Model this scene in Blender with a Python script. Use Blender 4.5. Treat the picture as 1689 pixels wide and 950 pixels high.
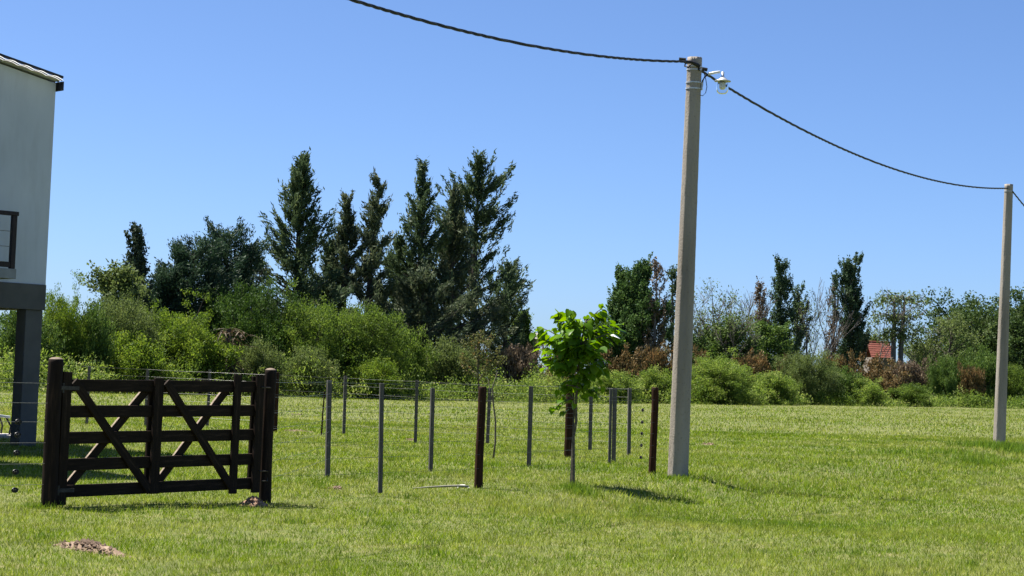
import bpy, math, random
import numpy as np
from mathutils import Matrix, Vector, Euler

# ------------------------------------------------------------------ camera, sky, sun, exposure
for o in list(bpy.data.objects):
    bpy.data.objects.remove(o)
SC = bpy.context.scene
COL = SC.collection
R = math.radians
F_PX, W_PX, H_PX, CAM_H = 3200.0, 1689.0, 950.0, 1.5
cam = bpy.data.cameras.new('camera')
cam.sensor_width = 36.0
cam.lens = 36.0 * F_PX / W_PX
cam.clip_start, cam.clip_end = 0.1, 6000.0
cam_ob = bpy.data.objects.new('camera', cam)
COL.objects.link(cam_ob)
CAM_M = Euler((R(90) + math.atan(150 / F_PX), 0, 0)).to_matrix() @ Matrix.Rotation(R(2.29), 3, 'Z')
cam_ob.matrix_world = Matrix.Translation((0, 0, CAM_H)) @ CAM_M.to_4x4()
SC.camera = cam_ob

SUN_EL, SUN_AZ = R(62.5), R(64)          # azimuth: degrees left of the view direction
to_sun = Vector((-math.sin(SUN_AZ) * math.cos(SUN_EL), math.cos(SUN_AZ) * math.cos(SUN_EL), math.sin(SUN_EL)))
world = bpy.data.worlds.new('World')
SC.world = world
world.use_nodes = True
wn = world.node_tree
sky = wn.nodes.new('ShaderNodeTexSky')
sky.sky_type = 'NISHITA'
sky.sun_disc = False
sky.sun_elevation = SUN_EL
sky.sun_rotation = -SUN_AZ
sky.altitude = 0
sky.air_density, sky.dust_density, sky.ozone_density = 0.58, 0.8, 10.0
bg = wn.nodes['Background']
bg.inputs['Strength'].default_value = 0.069
wn.links.new(sky.outputs[0], bg.inputs['Color'])
sun = bpy.data.lights.new('sun', 'SUN')
sun.energy, sun.angle, sun.color = 5.0, R(0.53), (1.0, 0.95, 0.86)
sun_ob = bpy.data.objects.new('sun', sun)
sun_ob.rotation_euler = (-to_sun).to_track_quat('-Z', 'Y').to_euler()
sun_ob.location = (-20, 10, 40)
COL.objects.link(sun_ob)
SC.view_settings.view_transform = 'Standard'
SC.view_settings.look = 'None'
SC.view_settings.exposure = 1.38
SC.view_settings.gamma = 1.0
SC.render.engine = 'CYCLES'
SC.render.filter_size = 1.1
SC.cycles.max_bounces = 6
SC.cycles.transparent_max_bounces = 8

# ------------------------------------------------------------------ helpers
RNG = np.random.default_rng(7)
random.seed(7)

def at(px, py, y):
    """point at depth y seen at photograph pixel (px, py): used to read real positions off the photograph"""
    d = CAM_M @ Vector(((px - W_PX / 2) / F_PX, -(py - H_PX / 2) / F_PX, -1))
    return Vector((d.x / d.y * y, y, CAM_H + d.z / d.y * y))

def softp(v):
    return np.logaddexp(0, np.asarray(v, float) * 1.5) / 1.5

DIR_ROAD = np.array([0.46, 0.888])
def terrain(x, y):
    x = np.asarray(x, float); y = np.asarray(y, float)
    z = 0.9 * np.tanh(0.0225 * softp(x - 1) / 0.9)
    s = (x - 1.75) * DIR_ROAD[1] - (y - 26.8) * DIR_ROAD[0]        # distance across the roadside swale
    a = (x - 1.75) * DIR_ROAD[0] + (y - 26.8) * DIR_ROAD[1]
    z = z - 0.20 / (1 + np.exp(-(s + .15) * 4.5)) / (1 + np.exp(-(a + 3.0) * 1.0)) / (1 + np.exp((a - 30) * 0.3))
    z = z + 0.018 * np.sin(x * 1.3 + y * 0.45) * np.sin(y * 0.8 - x * 0.3) + 0.03 * np.sin(x * 0.31 + 1) * np.sin(y * 0.23)
    return z

def tz(x, y):
    return float(terrain(x, y))

def ground(px, py):
    """where the line of sight through a pixel meets the ground"""
    lo, hi = 8.0, 400.0
    for _ in range(60):
        m = (lo + hi) / 2
        p = at(px, py, m)
        if p.z > tz(p.x, p.y): lo = m
        else: hi = m
    p = at(px, py, lo)
    return Vector((p.x, p.y, tz(p.x, p.y)))

def mesh_np(name, V, F, mat=None, tint=None, smooth=False):
    V = np.asarray(V, np.float32); F = np.asarray(F, np.int32)
    m, k = F.shape
    me = bpy.data.meshes.new(name)
    me.vertices.add(len(V)); me.vertices.foreach_set('co', V.ravel())
    me.loops.add(m * k); me.loops.foreach_set('vertex_index', F.ravel())
    me.polygons.add(m); me.polygons.foreach_set('loop_start', np.arange(0, m * k, k, dtype=np.int32))
    me.update(calc_edges=True)
    if smooth:
        me.polygons.foreach_set('use_smooth', np.ones(m, bool))
    if tint is not None:
        a = me.attributes.new('tint', 'FLOAT', 'FACE')
        a.data.foreach_set('value', np.asarray(tint, np.float32))
    if mat: me.materials.append(mat)
    return me

def obj(name, me, parent=None, loc=(0, 0, 0), rot=(0, 0, 0)):
    o = bpy.data.objects.new(name, me)
    o.location = loc; o.rotation_euler = rot
    COL.objects.link(o)
    if parent: o.parent = parent
    return o

def tag(o, label, cat, group=None, kind=None):
    if label: o['label'] = label
    if cat: o['category'] = cat
    if group: o['group'] = group
    if kind: o['kind'] = kind
    return o

def thing(name, label, cat, loc=(0, 0, 0), rz=0, group=None):
    o = obj(name, None, None, loc, (0, 0, rz))
    return tag(o, label, cat, group)

class MB:
    """collects polygons for one mesh"""
    def __init__(s): s.v, s.f = [], []
    def add(s, V, F):
        n = len(s.v); s.v += [tuple(p) for p in V]; s.f += [tuple(i + n for i in f) for f in F]; return s
    def box(s, c, size, M=None):
        hx, hy, hz = size[0] / 2, size[1] / 2, size[2] / 2
        V = [Vector((x, y, z)) for x in (-hx, hx) for y in (-hy, hy) for z in (-hz, hz)]
        if M is not None: V = [M @ v for v in V]
        V = [v + Vector(c) for v in V]
        return s.add(V, [(0, 1, 3, 2), (4, 6, 7, 5), (0, 4, 5, 1), (2, 3, 7, 6), (0, 2, 6, 4), (1, 5, 7, 3)])
    def tube(s, P, r, n=8, cap=True):
        P = [Vector(p) for p in P]
        rs = r if hasattr(r, '__len__') else [r] * len(P)
        rings = []
        up = Vector((0.31, 0.17, 0.93)).normalized()
        for i, p in enumerate(P):
            t = (P[min(i + 1, len(P) - 1)] - P[max(i - 1, 0)]).normalized()
            ref = up if abs(t.dot(up)) < 0.95 else Vector((1, 0, 0))
            a = t.cross(ref).normalized(); b = t.cross(a)
            rings.append([p + (a * math.cos(2 * math.pi * k / n) + b * math.sin(2 * math.pi * k / n)) * rs[i] for k in range(n)])
        V = [v for ring in rings for v in ring]
        Fc = [(i * n + k, i * n + (k + 1) % n, (i + 1) * n + (k + 1) % n, (i + 1) * n + k) for i in range(len(P) - 1) for k in range(n)]
        if cap:
            Fc += [tuple(range(n - 1, -1, -1)), tuple((len(P) - 1) * n + k for k in range(n))]
        return s.add(V, Fc)
    def lathe(s, prof, n=24, c=(0, 0, 0)):
        V = [(c[0] + r * math.cos(2 * math.pi * k / n), c[1] + r * math.sin(2 * math.pi * k / n), c[2] + z) for r, z in prof for k in range(n)]
        m = len(prof)
        Fc = [(i * n + k, i * n + (k + 1) % n, (i + 1) * n + (k + 1) % n, (i + 1) * n + k) for i in range(m - 1) for k in range(n)]
        return s.add(V, Fc)
    def mesh(s, name, mat, smooth=False):
        me = bpy.data.meshes.new(name); me.from_pydata(s.v, [], s.f); me.update()
        if smooth:
            me.polygons.foreach_set('use_smooth', np.ones(len(me.polygons), bool))
        if mat: me.materials.append(mat)
        return me
    def build(s, name, mat, parent=None, bevel=0, smooth=False, loc=(0, 0, 0), rot=(0, 0, 0)):
        o = obj(name, s.mesh(name, mat, smooth), parent, loc, rot)
        if bevel:
            b = o.modifiers.new('bevel', 'BEVEL'); b.width = bevel; b.segments = 2; b.limit_method = 'ANGLE'
        return o

# ------------------------------------------------------------------ materials
def new_mat(name):
    m = bpy.data.materials.new(name); m.use_nodes = True
    nt = m.node_tree
    return m, nt, nt.nodes['Principled BSDF']

def ramp(nt, stops):
    r = nt.nodes.new('ShaderNodeValToRGB')
    e = r.color_ramp.elements
    while len(e) < len(stops): e.new(0.5)
    for el, (p, c) in zip(e, stops):
        el.position = p; el.color = (*c, 1)
    return r

def noise(nt, scale, detail=4, coord='Object', stretch=None, rough=0.55):
    tc = nt.nodes.new('ShaderNodeTexCoord')
    n = nt.nodes.new('ShaderNodeTexNoise')
    n.inputs['Scale'].default_value = scale; n.inputs['Detail'].default_value = detail; n.inputs['Roughness'].default_value = rough
    src = tc.outputs[coord]
    if stretch:
        mp = nt.nodes.new('ShaderNodeMapping'); mp.inputs['Scale'].default_value = stretch
        nt.links.new(src, mp.inputs['Vector']); src = mp.outputs[0]
    nt.links.new(src, n.inputs['Vector'])
    return n

def bump(nt, bsdf, n, strength, dist):
    b = nt.nodes.new('ShaderNodeBump'); b.inputs['Strength'].default_value = strength; b.inputs['Distance'].default_value = dist
    nt.links.new(n.outputs[0], b.inputs['Height']); nt.links.new(b.outputs[0], bsdf.inputs['Normal'])

def surf(name, stops, scale, rough=0.8, bump_s=0.3, bump_d=0.01, stretch=None, detail=5, metal=0.0, spec=0.3):
    m, nt, b = new_mat(name)
    n = noise(nt, scale, detail, stretch=stretch)
    r = ramp(nt, stops)
    nt.links.new(n.outputs[0], r.inputs[0]); nt.links.new(r.outputs[0], b.inputs['Base Color'])
    b.inputs['Roughness'].default_value = rough; b.inputs['Metallic'].default_value = metal
    b.inputs['Specular IOR Level'].default_value = spec
    if bump_s: bump(nt, b, n, bump_s, bump_d)
    return m

def leafmat(name, stops, transl=0.35, rough=0.55, patch=None):
    """leaf colour from each leaf's own tint, part of the light passing through the blade"""
    m, nt, b = new_mat(name)
    at_ = nt.nodes.new('ShaderNodeAttribute'); at_.attribute_name = 'tint'
    r = ramp(nt, stops)
    nt.links.new(at_.outputs['Fac'], r.inputs[0])
    colr = r.outputs[0]
    if patch:
        colr = patch(nt, colr)
    b.inputs['Roughness'].default_value = rough; b.inputs['Specular IOR Level'].default_value = 0.12
    nt.links.new(colr, b.inputs['Base Color'])
    t = nt.nodes.new('ShaderNodeBsdfTranslucent')
    hs = nt.nodes.new('ShaderNodeHueSaturation'); hs.inputs['Hue'].default_value = 0.485; hs.inputs['Saturation'].default_value = 1.1; hs.inputs['Value'].default_value = 1.15
    nt.links.new(colr, hs.inputs['Color']); nt.links.new(hs.outputs[0], t.inputs['Color'])
    mx = nt.nodes.new('ShaderNodeMixShader'); mx.inputs[0].default_value = transl
    nt.links.new(b.outputs[0], mx.inputs[1]); nt.links.new(t.outputs[0], mx.inputs[2])
    nt.links.new(mx.outputs[0], nt.nodes['Material Output'].inputs['Surface'])
    return m

def patchy(straw, far_straw):
    """mown lawn: dry straw patches at several sizes"""
    def f(nt, colr):
        n1 = noise(nt, 0.55, 6, rough=0.7); n2 = noise(nt, 0.11, 3, stretch=(1, 0.6, 1))
        mm = nt.nodes.new('ShaderNodeMath'); mm.operation = 'ADD'
        nt.links.new(n1.outputs[0], mm.inputs[0]); nt.links.new(n2.outputs[0], mm.inputs[1])
        mr = nt.nodes.new('ShaderNodeMapRange'); mr.inputs['From Min'].default_value = 0.88; mr.inputs['From Max'].default_value = 1.28; mr.inputs['To Max'].default_value = 0.62
        nt.links.new(mm.outputs[0], mr.inputs['Value'])
        mix = nt.nodes.new('ShaderNodeMix'); mix.data_type = 'RGBA'
        nt.links.new(mr.outputs[0], mix.inputs[0]); nt.links.new(colr, mix.inputs[6]); mix.inputs[7].default_value = (*straw, 1)
        n3 = noise(nt, 0.3, 4, stretch=(1, 0.8, 1))
        mr3 = nt.nodes.new('ShaderNodeMapRange'); mr3.inputs['From Min'].default_value = 0.52; mr3.inputs['From Max'].default_value = 0.68; mr3.inputs['To Max'].default_value = 0.8
        nt.links.new(n3.outputs[0], mr3.inputs['Value'])
        mix2 = nt.nodes.new('ShaderNodeMix'); mix2.data_type = 'RGBA'
        nt.links.new(mr3.outputs[0], mix2.inputs[0]); nt.links.new(mix.outputs[2], mix2.inputs[6]); mix2.inputs[7].default_value = (*far_straw, 1)
        n4 = noise(nt, 5.5, 3, stretch=(1, .6, 1))
        mr4 = nt.nodes.new('ShaderNodeMapRange'); mr4.inputs['From Min'].default_value = 0.3; mr4.inputs['From Max'].default_value = 0.7; mr4.inputs['To Min'].default_value = 0.62; mr4.inputs['To Max'].default_value = 1.28
        nt.links.new(n4.outputs[0], mr4.inputs['Value'])
        mu4 = nt.nodes.new('ShaderNodeVectorMath'); mu4.operation = 'SCALE'
        nt.links.new(mix2.outputs[2], mu4.inputs[0]); nt.links.new(mr4.outputs[0], mu4.inputs['Scale'])
        return mu4.outputs[0]
    return f

M = {}
M['grass'] = leafmat('grass', [(0, (0.059, 0.119, 0.010)), (.4, (0.129, 0.223, 0.014)), (.75, (0.208, 0.297, 0.027)), (1, (0.497, 0.515, 0.191))], .42, .5, patchy((0.338, 0.337, 0.103), (0.076, 0.153, 0.011)))
M['weeds'] = leafmat('weeds', [(0, (0.075, 0.145, 0.018)), (1, (0.165, 0.264, 0.036))], .4)
M['ground'] = surf('ground', [(0.25, (0.057, 0.071, 0.017)), (.5, (0.100, 0.114, 0.027)), (.75, (0.171, 0.152, 0.062))], 3.0, .95, .6, .03, detail=10)
M['soil'] = surf('soil', [(.3, (0.091, 0.060, 0.040)), (.55, (0.199, 0.138, 0.095)), (.75, (0.282, 0.216, 0.163))], 14, .95, .8, .02, detail=8)
M['redsoil'] = surf('redsoil', [(.3, (0.120, 0.070, 0.045)), (.6, (0.288, 0.182, 0.120))], 14, .95, .8, .02, detail=8)
M['dark_wood'] = surf('dark_wood', [(.25, (0.009, 0.006, 0.005)), (.55, (0.019, 0.013, 0.010)), (.8, (0.054, 0.031, 0.021))], 6, .6, .5, .004, stretch=(6, 6, .6), detail=8, spec=.06)
M['rail_wood'] = surf('rail_wood', [(.25, (0.009, 0.007, 0.005)), (.55, (0.021, 0.014, 0.010)), (.8, (0.061, 0.040, 0.029))], 6, .62, .5, .004, stretch=(.6, 6, 6), detail=8, spec=.06)
M['brown_wood'] = surf('brown_wood', [(.25, (.015, .008, .005)), (.55, (.035, .018, .011)), (.8, (.09, .045, .028))], 6, .7, .5, .005, stretch=(6, 6, .6), detail=8, spec=.06)
M['grey_wood'] = surf('grey_wood', [(.25, (.045, .043, .042)), (.55, (.085, .08, .075)), (.8, (.16, .15, .135))], 8, .85, .5, .004, stretch=(6, 6, .5), detail=8)
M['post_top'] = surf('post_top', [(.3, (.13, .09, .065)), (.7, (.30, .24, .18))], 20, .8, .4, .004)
M['wire'] = surf('wire', [(.3, (.12, .12, .115)), (.7, (.26, .26, .25))], 40, .45, 0, 0, metal=.6)
M['black'] = surf('black', [(.3, (.010, .010, .011)), (.7, (.022, .022, .024))], 30, .5, .2, .002)
M['cable'] = surf('cable', [(.3, (.010, .011, .014)), (.7, (.024, .026, .032))], 12, .55, .2, .003)
M['iron'] = surf('iron', [(.3, (.03, .028, .026)), (.7, (.09, .08, .07))], 30, .6, .3, .002, metal=.7)
M['galv'] = surf('galv', [(.3, (.42, .43, .44)), (.7, (.60, .61, .62))], 25, .45, .1, .001, metal=.5)
M['white_paint'] = surf('white_paint', [(.3, (.66, .66, .65)), (.7, (.80, .80, .79))], 12, .4, .1, .002)
M['plaster'] = surf('plaster', [(.25, (0.490, 0.525, 0.568)), (.55, (0.559, 0.593, 0.636)), (.8, (0.611, 0.645, 0.679))], 1.3, .9, .25, .01, stretch=(1, 1, .45), detail=9)
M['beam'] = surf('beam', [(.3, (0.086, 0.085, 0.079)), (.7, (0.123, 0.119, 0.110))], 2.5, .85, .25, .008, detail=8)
M['slabgrey'] = surf('slabgrey', [(.3, (.20, .21, .21)), (.7, (.30, .31, .31))], 4, .85, .25, .006, detail=8)
M['paving'] = surf('paving', [(.3, (.50, .45, .42)), (.7, (.66, .60, .56))], 5, .85, .2, .004)
M['timber_frame'] = surf('timber_frame', [(.3, (.010, .007, .007)), (.7, (.035, .022, .02))], 8, .55, .3, .003, stretch=(5, 5, 1))
M['sheet'] = surf('sheet', [(.3, (.36, .37, .38)), (.7, (.50, .51, .52))], 5, .4, .1, .002, metal=.55)
M['fascia'] = surf('fascia', [(.3, (.015, .016, .022)), (.7, (.03, .032, .04))], 5, .6, .1, .002)
M['bark'] = surf('bark', [(.3, (.035, .028, .022)), (.6, (.075, .062, .05)), (.8, (.12, .10, .085))], 3, .95, .8, .03, stretch=(3, 3, .6), detail=8)
M['deadbark'] = surf('deadbark', [(.3, (.10, .085, .075)), (.6, (.17, .15, .13)), (.8, (.25, .22, .20))], 3, .95, .8, .03, stretch=(3, 3, .6), detail=8)
M['youngbark'] = surf('youngbark', [(.3, (.06, .05, .04)), (.6, (.13, .11, .085)), (.8, (.2, .17, .13))], 14, .9, .6, .006, stretch=(1, 1, 3), detail=8)
M['rooftile'] = surf('rooftile', [(.3, (0.109, 0.029, 0.019)), (.6, (0.163, 0.044, 0.029)), (.8, (0.204, 0.068, 0.044))], 2.5, .85, .3, .01)
M['housewall'] = surf('housewall', [(.3, (.16, .13, .11)), (.7, (.23, .20, .17))], 2, .9, .2, .01)
M['greyroof'] = surf('greyroof', [(.3, (.20, .19, .18)), (.7, (.32, .30, .28))], 2, .8, .2, .01)
M['palestick'] = surf('palestick', [(.3, (0.180, 0.171, 0.126)), (.7, (0.261, 0.252, 0.198))], 10, .7, .2, .002)
M['rag'] = surf('rag', [(.3, (.62, .62, .60)), (.7, (.78, .78, .76))], 10, .7, .2, .002)

# rain streaks and blotches on the plaster
nt = M['plaster'].node_tree; b = nt.nodes['Principled BSDF']; src = b.inputs['Base Color'].links[0].from_socket
st_n = noise(nt, 2.2, 6, stretch=(1.6, 1.6, .25), rough=.7); st_r = ramp(nt, [(.30, (.80, .79, .77)), (.52, (1, 1, 1))])
nt.links.new(st_n.outputs[0], st_r.inputs[0])
mu = nt.nodes.new('ShaderNodeMix'); mu.data_type = 'RGBA'; mu.blend_type = 'MULTIPLY'; mu.inputs[0].default_value = .5
nt.links.new(src, mu.inputs[6]); nt.links.new(st_r.outputs[0], mu.inputs[7]); nt.links.new(mu.outputs[2], b.inputs['Base Color'])

# concrete of the poles: cast grey with pits and long stains
m, nt, b = new_mat('concrete')
n1 = noise(nt, 1.2, 6, stretch=(2.5, 2.5, .35)); r1 = ramp(nt, [(.3, (.20, .172, .142)), (.5, (.28, .245, .208)), (.75, (.37, .33, .285))])
nt.links.new(n1.outputs[0], r1.inputs[0])
n2 = noise(nt, 30, 4); r2 = ramp(nt, [(.26, (.66, .65, .64)), (.42, (1, 1, 1))])
nt.links.new(n2.outputs[0], r2.inputs[0])
mu = nt.nodes.new('ShaderNodeMix'); mu.data_type = 'RGBA'; mu.blend_type = 'MULTIPLY'; mu.inputs[0].default_value = 1
nt.links.new(r1.outputs[0], mu.inputs[6]); nt.links.new(r2.outputs[0], mu.inputs[7]); nt.links.new(mu.outputs[2], b.inputs['Base Color'])
b.inputs['Roughness'].default_value = .9
bump(nt, b, n2, .5, .012)
M['concrete'] = m

# glass of the lamp jar
m, nt, b = new_mat('jar_glass')
b.inputs['Transmission Weight'].default_value = 1.0; b.inputs['Roughness'].default_value = 0.08; b.inputs['IOR'].default_value = 1.12
b.inputs['Base Color'].default_value = (.93, .95, .95, 1)
M['jar_glass'] = m

# foliage
M['casuarina'] = leafmat('casuarina', [(0, (0.034, 0.059, 0.029)), (.5, (0.069, 0.106, 0.049)), (1, (0.147, 0.191, 0.085))], .25)
M['casuarina_b'] = leafmat('casuarina_b', [(0, (0.041, 0.062, 0.036)), (.5, (0.081, 0.109, 0.059)), (1, (0.187, 0.197, 0.110))], .25)
M['pine'] = leafmat('pine', [(0, (0.018, 0.040, 0.024)), (.5, (0.035, 0.066, 0.037)), (1, (0.073, 0.113, 0.055))], .2)
M['cypress'] = leafmat('cypress', [(0, (0.022, 0.035, 0.024)), (.5, (0.040, 0.061, 0.037)), (1, (0.079, 0.103, 0.060))], .2)
M['poplar'] = leafmat('poplar', [(0, (0.031, 0.069, 0.022)), (.5, (0.069, 0.131, 0.037)), (1, (0.138, 0.206, 0.075))], .3)
M['poplar_dark'] = leafmat('poplar_dark', [(0, (0.029, 0.057, 0.029)), (.5, (0.057, 0.098, 0.046)), (1, (0.122, 0.165, 0.086))], .3)
M['bright'] = leafmat('bright', [(0, (0.049, 0.093, 0.016)), (.5, (0.103, 0.171, 0.033)), (1, (0.186, 0.251, 0.061))], 0.45)
M['yellowgreen'] = leafmat('yellowgreen', [(0, (0.056, 0.110, 0.016)), (.5, (0.119, 0.193, 0.030)), (1, (0.225, 0.291, 0.062))], 0.48)
M['greygreen'] = leafmat('greygreen', [(0, (0.055, 0.087, 0.028)), (.5, (0.112, 0.156, 0.048)), (1, (0.200, 0.251, 0.089))], 0.40)
M['midgreen'] = leafmat('midgreen', [(0, (0.043, 0.086, 0.020)), (.5, (0.086, 0.151, 0.034)), (1, (0.165, 0.237, 0.064))], .35)
M['vine'] = leafmat('vine', [(0, (0.022, 0.055, 0.012)), (.5, (0.050, 0.100, 0.020)), (1, (0.100, 0.170, 0.035))], .3)
M['rust'] = leafmat('rust', [(0, (.05, .045, .02)), (.3, (.10, .085, .035)), (.6, (.18, .12, .05)), (.8, (.26, .17, .075)), (1, (.17, .18, .06))], .3)
M['redgreen'] = leafmat('redgreen', [(0, (0.062, 0.084, 0.025)), (.6, (0.114, 0.125, 0.045)), (1, (0.194, 0.115, 0.050))], .4)
M['dry'] = leafmat('dry', [(0, (0.078, 0.058, 0.039)), (.5, (0.169, 0.130, 0.085)), (1, (0.338, 0.273, 0.182))], .2)
M['agave'] = leafmat('agave', [(0, (0.043, 0.031, 0.019)), (.5, (0.081, 0.060, 0.036)), (1, (0.162, 0.123, 0.072))], .2)
M['bigtree'] = leafmat('bigtree', [(0, (.028, .055, .016)), (.5, (.055, .095, .028)), (1, (.11, .155, .055))], .28)
M['sparse'] = leafmat('sparse', [(0, (0.066, 0.109, 0.039)), (1, (0.165, 0.218, 0.083))], .4)
M['brush'] = leafmat('brush', [(0, (0.064, 0.121, 0.023)), (.45, (0.138, 0.215, 0.042)), (.8, (0.233, 0.308, 0.077)), (1, (0.334, 0.354, 0.155))], 0.50)
M['sapling_leaf'] = leafmat('sapling_leaf', [(0, (.055, .13, .010)), (.5, (.10, .21, .014)), (1, (.17, .29, .022))], .5, .35)

# ------------------------------------------------------------------ the ground
xs = np.concatenate([-np.geomspace(2500, 30, 45)[:-1], np.linspace(-30, 45, 140), np.geomspace(45, 2500, 42)[1:]])
ys = np.concatenate([[-400, -150, -60], np.linspace(-20, 60, 150), np.geomspace(60, 3500, 70)[1:]])
X, Y = np.meshgrid(xs, ys)
V = np.stack([X.ravel(), Y.ravel(), terrain(X, Y).ravel()], 1)
nx, ny = len(xs), len(ys)
ii, jj = np.meshgrid(np.arange(nx - 1), np.arange(ny - 1))
b0 = (jj * nx + ii).ravel()
FQ = np.stack([b0, b0 + 1, b0 + nx + 1, b0 + nx], 1)
g = obj('ground', mesh_np('ground', V, FQ, M['ground'], smooth=True))
tag(g, 'mown green field running from the road verge to the hedge', 'ground', kind='structure')

# ------------------------------------------------------------------ foliage tools
def unit(v):
    return v / np.maximum(np.linalg.norm(v, axis=1, keepdims=True), 1e-9)

def leaf_quads(C, D, L, Wd, rng):
    """rhombic leaves: centre, direction, length, width"""
    n = len(C)
    D = unit(D)
    A = unit(np.cross(D, rng.normal(size=(n, 3))))
    Nn = np.cross(D, A)
    L = np.broadcast_to(L, (n,))[:, None]; Wd = np.broadcast_to(Wd, (n,))[:, None]
    fold = Nn * Wd * rng.uniform(-.25, .25, (n, 1))
    V = np.stack([C - D * L / 2, C + A * Wd / 2 + fold, C + D * L / 2, C - A * Wd / 2 + fold], 1).reshape(-1, 3)
    return V, np.arange(4 * n).reshape(n, 4)

class Tubes:
    def __init__(s, sides=5): s.V, s.F, s.n, s.k = [], [], 0, sides
    def add(s, P, r):
        P = np.asarray(P, float); m = len(P); k = s.k
        r = np.broadcast_to(np.asarray(r, float), (m,))
        T = unit(np.gradient(P, axis=0))
        ref = np.where(np.abs(T[:, 2:3]) < .9, np.array([[0, 0, 1.]]), np.array([[1., 0, 0]]))
        if np.abs(T[:, 2]).min() < .9 and np.abs(T[:, 2]).max() > .9:
            ref = np.tile(np.array([[.6, .8, .05]]), (m, 1))
        A = unit(np.cross(T, ref)); B = np.cross(T, A)
        th = np.arange(k) * 2 * np.pi / k
        ring = P[:, None] + r[:, None, None] * (A[:, None] * np.cos(th)[None, :, None] + B[:, None] * np.sin(th)[None, :, None])
        i = np.arange(m - 1)[:, None] * k; j = np.arange(k)[None]; j2 = (j + 1) % k
        s.F.append((np.stack([i + j, i + j2, i + k + j2, i + k + j], -1).reshape(-1, 4)) + s.n)
        s.V.append(ring.reshape(-1, 3)); s.n += m * k
    def mesh(s, name, mat):
        return mesh_np(name, np.concatenate(s.V), np.concatenate(s.F), mat, smooth=True)

def wobble(P, amp, rng):
    P = np.array(P, float)
    w = np.cumsum(rng.normal(0, amp, P.shape), 0); w[0] = 0
    w[:, 2] *= .3
    return P + w

def grow_tree(seed, H, tr, crown0, Rf, nl, elev, curve, ncl, cs, nleaf, ll, lw, droop=0.0, outw=.6, lean=(0, 0),
              stems=1, spread=0.0, gap=0.0, smin=.25, sides=6, azk=0.35, upleaf=0.0):
    """a trunk (or several), limbs that carry clumps of leaves; returns tubes and leaf arrays"""
    rng = np.random.default_rng(seed)
    tb = Tubes(sides)
    LC, LD, LT = [], [], []
    ph = rng.uniform(0, 6.28, 3)
    for st in range(stems):
        sa = st * 2.4 + rng.uniform(0, 1)
        hs = H * (1 if st == 0 else rng.uniform(.7, .97))
        off = np.array([math.cos(sa), math.sin(sa)]) * spread * (0 if stems == 1 else 1)
        q = np.linspace(0, 1, 9)
        P = np.stack([lean[0] * q ** 1.5 + off[0] * (q + .08), lean[1] * q ** 1.5 + off[1] * (q + .08), hs * q], 1)
        P = wobble(P, .012 * hs ** .5, rng)
        rad = tr * (1 - q) ** .75 / stems ** .35 + .015
        rad[0] *= 1.35
        tb.add(P, rad)
        nls = max(4, nl // stems)
        for i in range(nls):
            t = min(1, max(0, (i + rng.uniform(0, 1)) / nls))
            z0 = crown0 + t * (hs - crown0) * .985
            base = np.array([np.interp(z0, P[:, 2], P[:, 0]), np.interp(z0, P[:, 2], P[:, 1]), z0])
            az = i * 2.39996 + rng.normal(0, .35) + sa
            if rng.uniform() < gap: continue
            rough = 1 + azk * math.sin(az * 2 + ph[0] + 5 * t) + .2 * math.sin(9 * t + ph[1] + az)
            L = Rf(t) * rough * rng.uniform(.75, 1.15)
            e = elev(t) + rng.normal(0, .13)
            dh = np.array([math.cos(az), math.sin(az), 0])
            s = np.linspace(0, 1, 5)[:, None]
            BP = base + dh * L * s * math.cos(e) + np.array([0, 0, 1.]) * (L * s * math.sin(e) + curve * L * s ** 2)
            BP = wobble(BP, .04 * L / 2, rng)
            tb.add(BP, np.linspace(max(.018, tr * .30 * (1 - t) + .012), .01, 5))
            nc = max(1, int(ncl * (.5 + .7 * L / max(Rf(.3), .3)) * rng.uniform(.7, 1.2)))
            sv = smin + (1.03 - smin) * rng.uniform(0, 1, nc) ** .75
            for sj in sv:
                k = sj * 4; k0 = min(3, int(k)); c = BP[k0] + (BP[min(k0 + 1, 4)] - BP[k0]) * (k - k0)
                ax = unit((BP[min(k0 + 1, 4)] - BP[k0])[None])[0]
                side = np.cross(ax, [0, 0, 1.]); side /= max(1e-6, np.linalg.norm(side))
                lat = rng.normal(0, .16) * L * min(1, 1.3 - sj)
                c = c + side * lat + np.array([0, 0, rng.normal(0, .08) * L])
                sub = max(3, int(nleaf * rng.uniform(.6, 1.3)))
                g_ = np.clip(rng.normal(0, .5, (sub, 3)), -1, 1)
                pts = c + ax * g_[:, :1] * cs[0] + side * g_[:, 1:2] * cs[1] + np.array([0, 0, 1.]) * g_[:, 2:] * cs[2]
                d = rng.normal(0, .6, (sub, 3)) + (ax + dh * .3) * outw + np.array([0, 0, upleaf - droop])
                LC.append(pts); LD.append(d)
                LT.append(np.clip(rng.normal(.45, .13) + rng.normal(0, .16, sub), 0, 1))
    C = np.concatenate(LC); D = np.concatenate(LD); T = np.concatenate(LT)
    n = len(C)
    V, Fq = leaf_quads(C, D, ll * rng.uniform(.6, 1.4, n), lw * rng.uniform(.6, 1.4, n), rng)
    zs_ = H / np.percentile(V[:, 2], 99.7)
    V[:, 2] *= zs_
    tb.V = [v * np.array([1, 1, zs_]) for v in tb.V]
    return tb, (V, Fq, T)

def plant(name, label, cat, base, tb, leaves, bark, leafm, rz=0, group=None, trunk_name='trunk', crown_name='crown'):
    t = thing(name, label, cat, base, rz, group)
    obj(trunk_name, tb.mesh(name + '_wood', bark), t)
    if leaves is not None:
        obj(crown_name, mesh_np(name + '_leaves', leaves[0], leaves[1], leafm, leaves[2]), t)
    return t

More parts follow.
